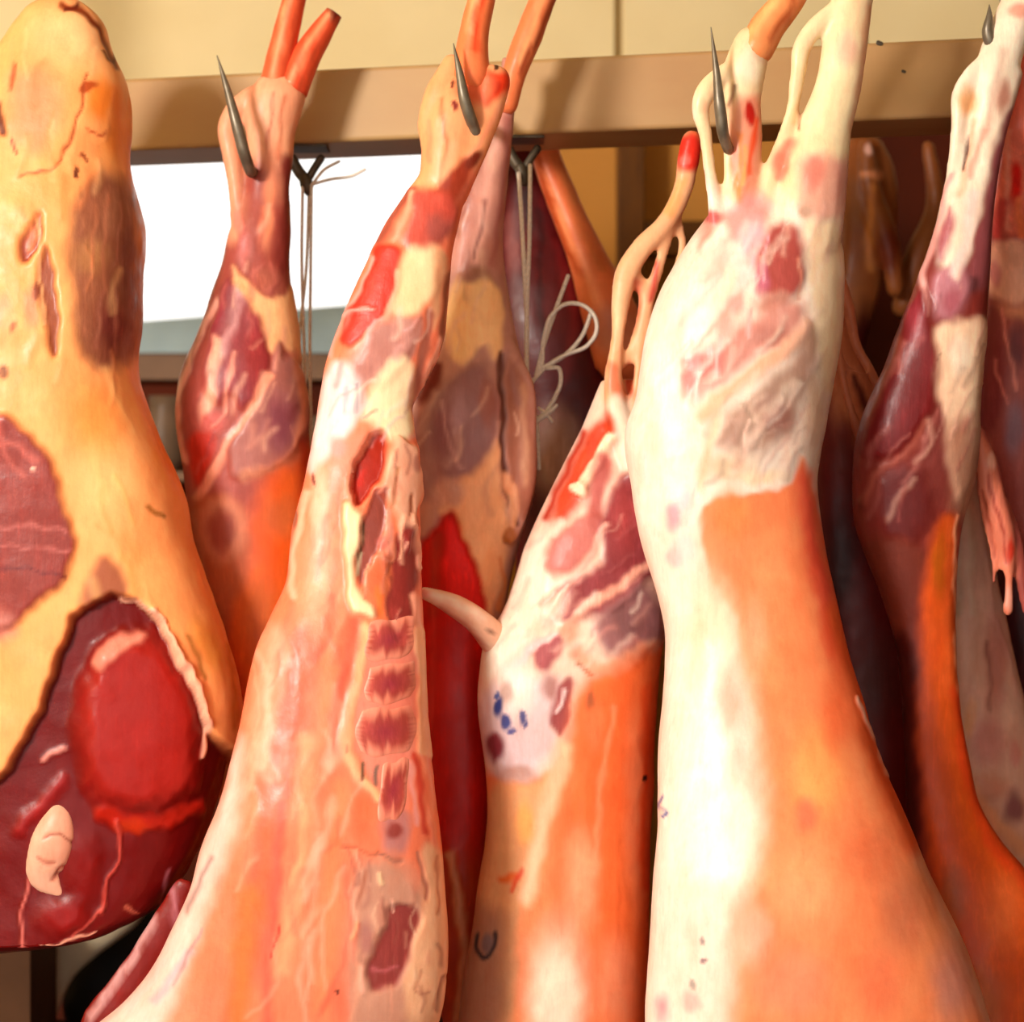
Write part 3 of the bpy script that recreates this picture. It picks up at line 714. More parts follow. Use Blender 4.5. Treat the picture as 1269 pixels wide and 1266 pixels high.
# ---- C: sawn half carcass
Cc = root('split_carcass', 'half carcass sawn along the spine with bare vertebrae and a kidney hollow', 'carcass')
c_rows = [(150, 522, 600), (200, 524, 597), (215, 520, 592), (230, 510, 583), (250, 496, 575), (280, 476, 568), (310, 461, 562), (340, 448, 559), (380, 430, 556), (420, 414, 552), (450, 405, 541),
          (480, 399, 524), (500, 395, 515), (520, 392, 512), (560, 384, 520), (600, 375, 521), (650, 362, 521), (700, 357, 522), (720, 354, 523), (760, 336, 525), (800, 319, 526),
          (850, 306, 528), (900, 297, 531), (950, 285, 535), (1000, 270, 541), (1050, 250, 548), (1100, 236, 552), (1150, 213, 556), (1200, 186, 555), (1240, 155, 550),
          (1280, 108, 540), (1400, 90, 520), (1500, 160, 470)]
C_body = organic('body', [body(dep(c_rows, lambda y: float(np.interp(y, [500, 1000], [0, -.05]))), .06, ratio=.62, dmax=.085, power=2.5, n=220),
                 tube([(590, 78, 15), (580, 110, 30), (565, 150, 40), (558, 190, 36), (552, 230, 34)], .06, flat=.75),
                 tube([(560, 78, 12), (545, 115, 18), (533, 155, 15), (537, 190, 14), (545, 230, 18)], .055, flat=.8),
                 tube([(612, 100, 22), (604, 130, 22), (590, 170, 22), (570, 220, 20)], .055, flat=.8)], [
    p([(480,40),(660,40),(640,150),(600,210),(540,235),(500,260)], (252,178,128), 10),
    l([(548,120),(552,180),(545,230)], 4, (222,124,80), 5), l([(534,150),(532,200)], 5, (244,160,120), 4), l([(562,180),(546,240)], 12, (254,190,146), 8),
    p([(598,84),(630,88),(638,104),(618,122),(600,138),(592,120),(606,104)], (228,70,36), 6, 0, .4), e(612, 108, 10, 12, (196,34,16), .6), e(590, 108, 30, 30, (240,120,80), .7),
    e(563, 105, 3, 5, (110,50,30), .6), e(563, 132, 4, 6, (140,40,40), .6), e(606, 73, 4, 4, (96,60,36), .6), e(613, 80, 4, 4, (96,60,36), .6),
    l([(622,130),(600,170),(580,195)], 8, (250,170,130), 5),
    p([(582,190),(596,204),(562,262),(526,238),(548,222)], (170,70,46), 7, 0, 1), e(588, 200, 8, 22, (130,50,30), .7, rot=30),
    p([(505,238),(540,230),(572,250),(562,292),(520,312),(498,302),(508,262)], (206,90,74), 8, 2, 1), e(545, 285, 22, 24, (176,90,80), .8),
    l([(512,236),(486,270),(468,300)], 10, (178,96,78), 6), l([(512,240),(498,272),(484,296)], 5, (244,170,140), 4),
    p([(474,300),(494,305),(498,335),(489,372),(470,402),(440,427),(420,422),(424,395),(440,370),(454,340),(460,315)], (208,62,44), 4, 2, 1),
    l([(426,394),(444,386),(462,382)], 4, (242,160,150), 3, 2), l([(496,340),(480,392),(444,430)], 7, (244,186,160), 4), l([(460,320),(440,368),(420,400),(408,440)], 5, (236,176,166), 4),
    p([(500,308),(540,302),(552,330),(538,370),(512,392),(488,388),(497,350)], (252,226,182), 9, 2), l([(546,320),(538,400)], 14, (226,170,130), 9), l([(555,340),(550,430)], 8, (170,104,80), 5),
    p([(466,402),(500,388),(522,404),(515,442),(482,470),(452,482),(430,470),(442,440)], (192,134,124), 9, 2, .5), l([(520,395),(504,440),(492,475)], 8, (168,106,94), 6), e(500, 400, 10, 14, (196,140,130), .7),
    l([(534,392),(524,455),(513,500)], 12, (182,110,92), 6, -3), l([(548,420),(530,470),(520,495)], 6, (246,180,156), 4, 3), l([(546,445),(528,485),(516,510)], 6, (150,70,60), 4, -3),
    p([(412,444),(440,452),(452,490),(440,522),(412,560),(380,590),(390,530),(400,480)], (242,220,222), 9), l([(424,452),(418,480)], 6, (206,170,170), 5), l([(442,476),(440,510)], 4, (176,160,166), 4), l([(430,480),(428,510)], 4, (200,180,188), 4), l([(452,478),(446,500)], 4, (190,166,160), 4),
    p([(468,460),(496,440),(514,456),(512,500),(510,545),(484,548),(470,530),(448,520),(456,490)], (254,232,194), 7, 2), l([(448,518),(466,512)], 4, (206,160,140), 3),
    p([(418,545),(456,530),(442,570),(430,605),(408,600)], (250,150,124), 9), e(418, 555, 14, 20, (248,160,150), .8),
    p([(461,536),(474,531),(482,545),(479,570),(469,595),(452,619),(440,623),(434,600),(439,575),(449,551)], (168,44,24), 3, -15, .6),
    e(446, 595, 8, 22, (196,44,28), .8, rot=25), l([(437,625),(433,600),(440,572),(452,548),(464,534)], 4, (250,180,150), 3, 3),
    p([(484,556),(494,542),(514,556),(520,582),(524,606),(514,640),(506,695),(496,640),(484,630),(468,612),(474,590)], (242,186,158), 4, 7), l([(490,580),(486,620),(482,650)], 4, (190,130,90), 4, -3), e(512, 575, 8, 10, (206,140,120), .7), l([(510,612),(506,640)], 4, (190,120,90), 3, -4),
    p([(426,622),(440,624),(449,640),(442,680),(440,720),(447,732),(456,746),(466,762),(440,760),(430,728),(426,680)], (254,238,194), 4, 5),
    p([(449,640),(463,606),(479,603),(479,640),(471,680),(460,702),(450,727),(444,716),(441,690)], (152,74,62), 3, -4, 1), l([(450,650),(443,690)], 4, (110,80,60), 3), l([(446,685),(444,712)], 4, (206,190,160), 3),
    p([(492,664),(505,652),(517,662),(521,690),(519,730),(511,785),(498,800),(480,770),(475,720),(485,690)], (158,62,56), 4, -3, 1), l([(482,638),(486,680)], 8, (236,160,140), 4), l([(508,640),(516,670),(521,705)], 4, (250,190,160), 2, 4), l([(500,645),(496,690)], 3, (244,180,150), 2, 3), e(476, 672, 8, 12, (196,90,80), .7),
    p([(462,702),(488,680),(486,715),(474,748),(480,778),(464,760),(456,735)], (226,124,84), 5), l([(462,695),(472,688),(487,694),(488,672)], 4, (240,150,120), 3, 3), e(470, 745, 6, 22, (236,130,70), .7), l([(458,700),(452,740)], 3, (244,160,130), 2),
    l([(516,740),(520,770),(512,830)], 10, (248,170,144), 5),
    p([(448,775),(515,772),(516,870),(516,935),(500,1010),(476,1000),(452,950),(438,920),(440,870),(450,830)], (246,150,130), 6),
    p([(438,770),(458,775),(470,800),(458,806),(446,800)], (176,62,46), 6), l([(446,768),(440,800)], 4, (250,160,130), 3),
    l([(452,778),(444,830),(434,880),(430,925),(446,965),(472,987)], 14, (250,206,160), 6, 3), l([(450,945),(446,965)], 5, (120,90,70), 3), e(432, 925, 3, 6, (180,140,110), .6), l([(466,948),(468,970)], 6, (140,110,100), 3),
    l([(522,785),(525,860),(527,930)], 15, (250,190,150), 4, 3), l([(514,935),(520,980),(528,1030)], 7, (226,84,62), 4), l([(526,940),(536,1000),(540,1050)], 7, (250,160,130), 4, 2), l([(508,945),(512,990),(516,1020)], 6, (250,170,160), 4),
    p([(472,1000),(508,1000),(510,1040),(500,1060),(474,1056)], (206,140,136), 8), e(488, 1030, 14, 14, (170,84,78), .7), l([(466,1056),(482,1062),(500,1066)], 4, (166,84,70), 3, -3), l([(412,1046),(440,1050),(466,1058)], 3, (206,110,80), 3, -2),
    p([(436,1065),(500,1060),(532,1110),(540,1200),(524,1300),(420,1300),(432,1150)], (212,156,134), 16), l([(470,1082),(474,1094)], 5, (250,210,170), 4, 3), l([(452,1080),(442,1120)], 6, (190,120,96), 5),
    p([(478,1128),(500,1118),(524,1130),(520,1152),(507,1192),(495,1222),(460,1234),(453,1202),(465,1170),(478,1150)], (160,74, 70), 5, -4, 1), l([(462,1204),(482,1202),(494,1198)], 5, (196,106,110), 4), e(455, 1160, 12, 30, (190,130,120), .8), l([(488,1118),(490,1130)], 3, (246,190,170), 2), l([(442,1140),(438,1165)], 5, (246,180,140), 4, 3), l([(450,1200),(446,1225)], 5, (240,180,160), 4, 2),
    p([(526,1040),(550,1060),(560,1150),(558,1205),(545,1300),(508,1300),(500,1225),(524,1135)], (250,196,158), 7), l([(540,1060),(544,1130)], 3, (214,140,110), 3, -2), l([(520,1060),(528,1110)], 4, (200,130,110), 3, -2), l([(548,1210),(538,1250)], 5, (176,110,84), 4, -4), l([(522,1200),(518,1230),(528,1226)], 3, (214,150,120), 3),
    *strokes(425, 400, 530, 540, 22, (-.5, .86), [(255,240,220),(244,206,190),(206,150,140),(236,196,196)], (3, 8), (16, 46), .55, 1, 21),
    *strokes(470, 560, 520, 770, 20, (-.06, 1), [(250,190,165),(180,90,76),(236,160,140),(140,60,52)], (2, 6), (14, 40), .7, 2, 22),
    e(400, 720, 46, 110, (254,168,134), 1.0), e(395, 620, 16, 60, (250,196,170), .8), e(412, 860, 34, 100, (255,160,116), .9), e(365, 880, 40, 90, (253,164,134), 1.0),
    l([(345,790),(330,880),(318,960)], 26, (252,178,152), 22), l([(385,800),(362,930),(340,1060),(322,1200)], 34, (250,122,94), 26), l([(432,790),(418,880),(408,980)], 26, (250,130,96), 18),
    l([(440,770),(424,850),(414,930)], 12, (246,110,84), 9), l([(408,640),(392,720)], 5, (250,140,110), 6), l([(372,780),(352,900),(330,1010),(316,1120)], 14, (250,116,92), 14),
    l([(320,960),(330,1060),(300,1200),(280,1266)], 16, (252,120,84), 14), l([(350,1000),(340,1120),(330,1266)], 10, (252,110,90), 10), l([(310,1110),(300,1180),(296,1266)], 26, (252,130,70), 18), l([(380,920),(370,1050),(350,1200)], 20, (255,176,134), 16), l([(420,980),(410,1100),(400,1250)], 20, (255,150,106), 16),
    *strokes(300, 640, 450, 1260, 60, (-.2, .98), [(255,190,160),(246,112,90),(255,206,182),(250,130,96),(240,96,80)], (3, 10), (40, 130), .45, .8, 23),
    *strokes(430, 1060, 550, 1260, 26, (-.05, 1), [(250,206,176),(190,120,100),(236,170,146),(160,90,80)], (2, 6), (14, 44), .55, 1.2, 24),
    e(450, 1010, 20, 40, (255,124,84), .8), e(420, 1240, 16, 40, (244,130,100), .9),
    p([(300,900),(285,950),(270,1000),(228,1100),(150,1215),(70,1300),(190,1300),(226,1215),(262,1110),(300,1000)], (246,206,196), 16), l([(262,1060),(232,1130)], 4, (170,140,136), 5), l([(236,1180),(190,1240)], 10, (214,180,186), 8), l([(250,1150),(215,1220)], 4, (184,150,150), 4), l([(200,1190),(160,1250)], 8, (236,206,200), 6),
    l([(365,740),(362,700),(378,610)], 8, (250,190,164), 5), e(420, 1228, 3, 4, (90,40,30), .5), l([(345,1145),(338,1190)], 2.5, (206,70,60), 3), e(362, 640, 4, 18, (176,110,90), .6), e(387, 592, 3, 12, (150,90,80), .6),
], (251, 142, 106), .15, Cc, MEAT, voxel=.0032, lump=1.0)
for pth in ([(604, -30, 16), (594, 10, 17), (586, 50, 19), (584, 95, 24)],):
    simple_part('shank_bone', tube(pth, .055, k=18), [l([(600,-20),(592,20),(590,60)], 8, (240,80,40), 6), l([(588,-10),(580,40)], 6, (252,180,130), 5)], (248, 140, 90), .2, Cc, MEAT)
def vertebra(cx, cy, w, h, body_ob):
    """sawn vertebra lying in the face of the carcass: thin slab that follows the skin below it"""
    nu, nv = 27, 25
    U, V = np.meshgrid(np.linspace(-1, 1, nu), np.linspace(-1, 1, nv))
    jt = np.interp(np.arange(nu), np.arange(0, nu, 2), rng.uniform(-.3, .22, len(range(0, nu, 2))))
    jb = np.interp(np.arange(nu), np.arange(0, nu, 2), rng.uniform(-.3, .22, len(range(0, nu, 2))))
    verts, cols = [], []
    tilt = rng.uniform(-.8, .8); wav = .05
    for r in range(nv):
        for c_ in range(nu):
            u, v = U[r, c_], V[r, c_]
            k = 1 - .16*abs(v)**3 + wav*math.sin(v*4 + cx)
            kv = 1 - .14*abs(u)**3 + wav*math.sin(u*5 + cy)
            q = P(cx + w*u*k + tilt*v*4, cy + h*v*kv + tilt*u*5 + 3*math.cos(u*1.5), -.03)
            ok, hit, nrm, _ = body_ob.ray_cast(Vector((q[0], -1, q[2])), Vector((0, 1, 0)))
            y = hit.y if ok else -.03
            rim = max(abs(u)**4, abs(v)**4)
            verts.append((q[0], y - .0030*(1 - rim**2) + .0012, q[2]))
            top = np.clip((v + .96 + jt[c_]) / .6, 0, 1); bot = np.clip((.96 - v + jb[c_]) / .6, 0, 1)
            side = np.clip((1 - abs(u) + .3*jt[(r*3) % nu]) / .34, 0, 1)
            f = sst(top) * sst(bot) * sst(side)
            core = np.clip(1 - math.hypot(u, v), 0, 1)
            dark = lin((186, 84, 66))*(1 - core) + lin((160, 58, 70))*core
            cols.append(np.append((lin((246, 158, 134))*(1 - f) + dark*f) ** 1.1, f))
    n = len(verts)
    faces = [(a, a+nu, a+nu+1, a+1) for r in range(nv-1) for a in range(r*nu, r*nu+nu-1)]
    verts += [(x, y + .006, z) for x, y, z in verts]; cols += cols
    faces += [(a+n, a+1+n, a+nu+1+n, a+nu+n) for r in range(nv-1) for a in range(r*nu, r*nu+nu-1)]
    ring = list(range(nu)) + [r*nu+nu-1 for r in range(1, nv)] + list(range(nv*nu-2, (nv-1)*nu-1, -1)) + [r*nu for r in range(nv-2, 0, -1)]
    faces += [(a, b, b+n, a+n) for a, b in zip(ring, ring[1:] + ring[:1])]
    o = mesh_obj('vertebra', verts, faces, MEAT, Cc, True)
    at = o.data.color_attributes.new('Col', 'FLOAT_COLOR', 'POINT')
    at.data.foreach_set('color', np.array(cols, np.float32).ravel())
bpy.context.view_layer.update()
for cx, cy, w, h in ((483, 790, 31, 27), (484, 844, 32, 26), (479, 902, 38, 31), (489, 973, 18, 38)):
    vertebra(cx, cy, w, h, C_body)
simple_part('belly_flap', tube([(226, 1100, 12), (210, 1140, 20), (189, 1180, 24), (166, 1216, 26), (128, 1268, 28)], .09, flat=.35, k=20),
            [l([(192,1140),(158,1196),(112,1258)], 10, (196,146,146), 5), l([(216,1100),(218,1140)], 6, (180,110,120), 5)], (132, 30, 24), .6, Cc, MEAT, 1)

# ---- J: dark red carcass hanging behind the beam
J = root('dark_carcass', 'dark red carcass with a bare orange bone hanging behind the knotted string', 'carcass')
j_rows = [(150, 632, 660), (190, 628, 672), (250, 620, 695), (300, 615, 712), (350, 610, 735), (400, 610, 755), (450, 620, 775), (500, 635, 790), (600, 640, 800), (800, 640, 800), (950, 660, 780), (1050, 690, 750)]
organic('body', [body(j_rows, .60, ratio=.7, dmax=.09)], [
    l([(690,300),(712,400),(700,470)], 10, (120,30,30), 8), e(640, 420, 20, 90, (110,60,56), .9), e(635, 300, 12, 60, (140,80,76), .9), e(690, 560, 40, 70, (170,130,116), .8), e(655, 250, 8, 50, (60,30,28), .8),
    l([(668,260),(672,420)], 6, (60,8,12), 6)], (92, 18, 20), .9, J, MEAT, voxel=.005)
simple_part('shank_bone', tube([(662, 120, 17), (676, 190, 18), (698, 250, 20), (728, 320, 24), (752, 380, 34), (775, 440, 40)], .53, k=20),
            [l([(690,195),(714,260),(742,330)], 12, (206,120,70), 8), l([(668,200),(700,275),(730,345),(760,420)], 8, (246,160,110), 6), l([(664,190),(690,275),(716,340)], 6, (190,84,40), 4), e(760, 410, 40, 40, (206,134,104), .8)], (232, 130, 80), .2, J, MEAT)

# ---- E: lamb with a tail, hanging behind the big white carcass
E = root('lamb_carcass', 'lamb showing its tail and blue stamped rump before the split carcass', 'carcass')
e_rows = [(470, 745, 800), (520, 725, 815), (560, 706, 822), (600, 686, 828), (640, 666, 832), (680, 650, 832), (720, 638, 830), (760, 622, 828), (790, 602, 824), (830, 595, 819), (860, 592, 816),
          (900, 594, 813), (940, 600, 811), (970, 603, 810), (1000, 604, 808), (1050, 600, 806), (1100, 592, 805), (1150, 584, 804), (1200, 575, 803), (1270, 566, 802), (1400, 560, 800), (1480, 620, 750)]
Yh = -.02
organic('body', [body(e_rows, .20, ratio=.75, dmax=.095),
                 tube([(858, 172, 12), (853, 200, 13), (846, 235, 13), (826, 275, 13), (795, 308, 14), (778, 335, 15), (770, 370, 12), (765, 420, 9), (760, 470, 13), (764, 510, 15), (776, 545, 18), (790, 590, 26)], .16, flat=.8),
                 tube([(846, 240, 8), (826, 300, 7), (812, 345, 8), (800, 390, 7), (793, 440, 6), (786, 500, 8), (780, 540, 12)], .165, flat=.8),
                 tube([(838, 262, 6), (846, 300, 6), (838, 340, 8), (824, 380, 8), (800, 420, 8), (784, 440, 8), (768, 452, 8)], .17, flat=.8),
                 tube([(778, 335, 12), (798, 360, 9), (795, 400, 8), (780, 440, 7)], .168, flat=.8)], [
    p([(600,640),(760,440),(840,440),(840,800),(720,850),(700,960),(580,960),(580,780)], (248,214,196), 8),
    p([(720,150),(880,150),(860,470),(800,560),(740,500)], (240,190,148), 8),
    e(857, 190, 22, 24, (226,60,44), .5, 2, .6), e(850, 196, 8, 8, (240,120,110), .6), l([(848,225),(832,262)], 12, (246,180,120), 6), l([(768,350),(764,430)], 8, (248,206,166), 5), l([(812,330),(806,370)], 8, (206,90,76), 6), l([(790,350),(784,410)], 10, (220,130,100), 7),
    l([(758,455),(762,480),(772,500)], 16, (232,140,104), 8), l([(768,505),(778,545),(790,590)], 26, (252,236,216), 10), e(782, 470, 8, 30, (190,80,50), .7),
    p([(680,650),(700,590),(735,525),(760,505),(765,545),(735,590),(712,640)], (202,76,46), 8, 0, 1), l([(724,540),(700,590),(680,640)], 10, (190,70,50), 7),
    l([(757,540),(738,578),(722,600)], 11, (252,218,188), 4, 6), e(718, 606, 11, 10, (250,214,184), .5, 6),
    p([(630,720),(650,680),(668,655),(690,645),(674,690),(682,722),(668,762),(642,802),(622,822),(600,856),(590,800),(602,780),(628,768)], (254,240,222), 7),
    p([(678,668),(720,640),(748,638),(738,680),(706,712),(674,712)], (206,126,118), 7, 3, .6), l([(748,575),(736,630),(740,650)], 20, (196,110,104), 9),
    p([(742,640),(770,590),(800,580),(830,700),(792,730),(760,760),(700,772),(688,752),(720,716),(752,690)], (152,68,72), 7, 4, 1), e(770, 640, 22, 60, (168,74,76), .9, 0, 1),
    l([(752,650),(728,700),(696,730),(672,745)], 7, (240,184,170), 5, 2), l([(810,694),(770,722),(724,756),(692,784),(660,806)], 11, (240,176,156), 6, 2), l([(690,735),(720,718)], 4, (220,140,130), 4),
    p([(662,802),(696,780),(699,802),(680,832),(666,832)], (180,100,104), 5, 2, .6), l([(640,822),(662,802),(690,784)], 8, (250,206,206), 6),
    p([(732,775),(758,742),(800,718),(824,755),(820,795),(780,812),(748,806)], (166,118,120), 10, 4, .5), e(778, 770, 30, 30, (140,98,100), .9), l([(708,806),(732,824),(776,820),(806,800)], 18, (236,184,156), 9, 2), l([(706,780),(712,810)], 16, (236,170,146), 9), l([(716,825),(736,836)], 6, (190,120,90), 5),
    p([(596,855),(590,900),(604,958),(650,975),(690,925),(708,872),(690,832),(640,845)], (228,204,206), 10), e(640, 850, 30, 50, (252,236,226), .9), p([(688,850),(712,838),(710,892),(696,922),(680,892)], (166,84,84), 5, 0, .7), l([(690,880),(700,855)], 5, (236,210,210), 4, 3), e(680, 850, 14, 22, (186,140,136), .8), p([(600,910),(620,902),(624,936),(610,952)], (140,60,70), 5, 0, .7), e(628, 860, 12, 20, (206,180,170), .7), l([(712,872),(706,910),(690,945)], 6, (248,190,170), 4),
    *strokes(620, 640, 800, 820, 30, (-.7, .72), [(255,240,226),(240,190,176),(224,160,150),(180,100,100)], (3, 8), (18, 50), .5, 1, 31),
    *strokes(690, 860, 800, 1260, 34, (-.06, 1), [(255,176,130),(250,110,60),(255,200,170),(246,130,80)], (3, 9), (40, 120), .4, .6, 32),
    e(620, 876, 7, 14, (66,76,136), .6), e(629, 892, 8, 10, (84,92,150), .6), e(646, 890, 4, 12, (96,96,146), .6), e(634, 905, 7, 5, (110,110,160), .6), e(616, 862, 4, 5, (100,110,160), .6), e(650, 900, 3, 5, (100,100,150), .6),
    p([(600,962),(655,976),(690,945),(670,1050),(650,1110),(640,1200),(632,1300),(540,1300),(590,1120)], (230,172,124), 10), e(640, 960, 34, 16, (200,160,150), .8), e(650, 1020, 14, 34, (246,180,110), .8), l([(620,1090),(640,1086)], 8, (230,120,60), 5), l([(645,1080),(634,1100)], 5, (226,90,50), 4),
    p([(580,1120),(630,1130),(628,1200),(620,1300),(540,1300)], (190,138,112), 18), l([(588,1158),(592,1176),(602,1184),(612,1174),(614,1160)], 6, (58,50,60), 4), e(604, 1168, 10, 14, (140,116,116), .8),
    p([(716,850),(760,828),(812,795),(830,900),(820,1000),(820,1300),(700,1300),(690,1100),(700,960)], (252,128,72), 18), e(790, 1000, 22, 160, (252,146,100), .9), e(736, 900, 16, 40, (236,140,90), .8), l([(760,880),(745,980),(735,1080)], 6, (250,160,116), 6), l([(700,930),(672,1020),(655,1110)], 18, (254,206,170), 12), e(720, 1100, 30, 90, (254,176,136), .9), e(690, 1230, 50, 110, (255,228,208), .9), e(760, 1220, 40, 80, (250,160,120), .9), l([(802,850),(800,950),(798,1100)], 10, (250,104,52), 8), e(797, 962, 4, 5, (60,30,30), .6), e(732, 868, 6, 12, (190,110,70), .7),
], (250, 150, 98), .15, E, MEAT, lump=1.0)
simple_part('tail', tube([(527, 735, 8, -.01), (548, 743, 11, -.005), (575, 757, 15, 0), (598, 775, 17, .01), (616, 795, 20, .03)], .14, k=18),
            [l([(530,730),(565,744),(596,762)], 8, (252,226,206), 5), e(608, 781, 4, 3, (90,40,40), .6), e(528, 735, 9, 8, (250,170,150), .7), l([(545,752),(580,776),(600,800)], 6, (216,140,120), 5)], (246, 200, 172), .1, E, MEAT, .6)

# ---- G: shaded carcass between F and H
G = root('dark_carcass', 'dark maroon carcass with pale tendons in the gap beside the big white carcass', 'carcass')
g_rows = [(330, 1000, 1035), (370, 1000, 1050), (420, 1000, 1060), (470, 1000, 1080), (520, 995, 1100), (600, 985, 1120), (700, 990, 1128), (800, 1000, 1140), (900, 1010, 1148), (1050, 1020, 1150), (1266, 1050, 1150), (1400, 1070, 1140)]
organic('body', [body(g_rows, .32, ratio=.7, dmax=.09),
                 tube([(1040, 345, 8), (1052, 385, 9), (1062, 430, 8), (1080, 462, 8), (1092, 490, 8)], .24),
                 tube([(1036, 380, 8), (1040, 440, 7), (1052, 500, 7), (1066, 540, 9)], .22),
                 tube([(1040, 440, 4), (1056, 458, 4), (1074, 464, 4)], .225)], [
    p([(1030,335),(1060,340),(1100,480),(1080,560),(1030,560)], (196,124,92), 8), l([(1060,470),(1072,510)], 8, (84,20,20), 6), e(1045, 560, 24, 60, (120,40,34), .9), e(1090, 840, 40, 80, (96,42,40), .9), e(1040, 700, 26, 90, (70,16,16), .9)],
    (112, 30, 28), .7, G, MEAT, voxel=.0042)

# ---- K: grey membrane carcass behind H
K = root('lamb_carcass', 'carcass with grey membrane and pale fat seen behind the orange flank', 'carcass')
k_rows = [(420, 1190, 1215), (500, 1180, 1214), (560, 1170, 1216), (620, 1165, 1219), (700, 1160, 1233), (800, 1160, 1254), (880, 1160, 1272), (960, 1160, 1290), (1050, 1170, 1310), (1266, 1180, 1340), (1400, 1200, 1330)]
organic('body', [body(k_rows, .34, ratio=.7, dmax=.08)], [
    l([(1198,630),(1204,670),(1200,720),(1206,760)], 10, (222,190,170), 7, 3), l([(1214,640),(1230,740),(1262,860)], 4, (226,176,160), 4, 3), l([(1190,640),(1186,760)], 10, (200,170,150), 8), l([(1218,760),(1206,830),(1196,860)], 6, (220,170,150), 6), e(1202, 890, 10, 30, (236,180,140), .8), e(1235, 820, 20, 90, (206,144,132), .9), e(1225, 920, 30, 40, (212,148,138), .9), e(1256, 935, 10, 20, (224,160,150), .8),
    e(1225, 975, 34, 22, (224,162,140), .9, 3), l([(1200,975),(1216,1000),(1240,1025),(1275,1060)], 18, (240,176,140), 9, 3), e(1258, 1000, 18, 30, (160,104,104), .8), l([(1224,800),(1228,880)], 4, (160,104,94), 5)],
    (226, 180, 162), .3, K, MEAT)

# ---- I: meat at the right edge
I = root('mutton_leg', 'red leg with a bright blood spot and dangling meat strips at the dark lamb', 'meat')
i_rows = [(60, 1262, 1300), (110, 1250, 1300), (160, 1243, 1305), (220, 1236, 1310), (280, 1226, 1316), (340, 1220, 1322), (420, 1212, 1330), (500, 1208, 1334), (560, 1215, 1330), (620, 1232, 1320), (680, 1250, 1310), (720, 1260, 1295)]
organic('leg', [body(dep(i_rows, lambda y: float(np.interp(y, [160, 330], [-.10, .03]))), .24, ratio=.75, dmax=.08),
                tube([(1212, 535, 10), (1222, 575, 16), (1232, 620, 16), (1246, 665, 12), (1250, 700, 8), (1250, 735, 6), (1249, 757, 6)], .17, flat=.7),
                tube([(1214, 600, 7), (1222, 640, 7), (1232, 690, 6), (1232, 720, 4)], .175, flat=.7),
                tube([(1240, 620, 10), (1258, 670, 10), (1266, 720, 8), (1272, 760, 4)], .18, flat=.7)], [
    p([(1230,40),(1320,40),(1320,290),(1222,290)], (236,124,100), 10), l([(1250,160),(1246,220),(1252,280)], 6, (246,160,136), 5), e(1259, 225, 10, 32, (222,36,22), .7), l([(1262,250),(1268,290)], 8, (244,130,84), 5), l([(1244,250),(1236,290)], 14, (206,80,74), 8),
    p([(1218,312),(1240,296),(1330,300),(1330,372),(1222,376)], (240,178,150), 7, 3), e(1236, 340, 8, 20, (206,130,120), .8), p([(1225,376),(1320,376),(1320,400),(1262,395)], (226,150,116), 10),
    l([(1240,380),(1252,440),(1258,480)], 4, (226,140,124), 3), p([(1215,385),(1238,380),(1250,470),(1230,540),(1210,520)], (152,66,64), 8, 0, 1), l([(1235,445),(1246,500)], 4, (214,120,106), 3), e(1262, 430, 12, 40, (130,60,66), .8), e(1258, 530, 18, 46, (150,104,118), .9),
    p([(1205,525),(1222,540),(1238,590),(1262,690),(1258,765),(1240,765),(1226,700),(1208,640)], (232,140,112), 7), l([(1226,590),(1240,650),(1248,700)], 4, (190,84,66), 3, -3), l([(1218,610),(1232,690)], 4, (196,100,76), 3, -3), e(1251, 740, 7, 20, (240,170,150), .7), e(1252, 680, 6, 24, (204,70,50), .7), e(1228, 570, 8, 14, (240,180,160), .7)],
    (172, 88, 80), .6, I, MEAT)
# ---- dark meat far right behind the strips
Q = root('dark_carcass', 'blackish red carcass in the gap behind the dangling meat strips', 'carcass')
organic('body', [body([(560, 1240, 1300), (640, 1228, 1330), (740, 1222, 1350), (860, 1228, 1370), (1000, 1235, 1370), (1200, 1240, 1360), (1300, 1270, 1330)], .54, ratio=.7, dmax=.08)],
        [e(1260, 800, 20, 60, (70,10,16), .9)], (88, 14, 20), .8, Q, MEAT, voxel=.005)

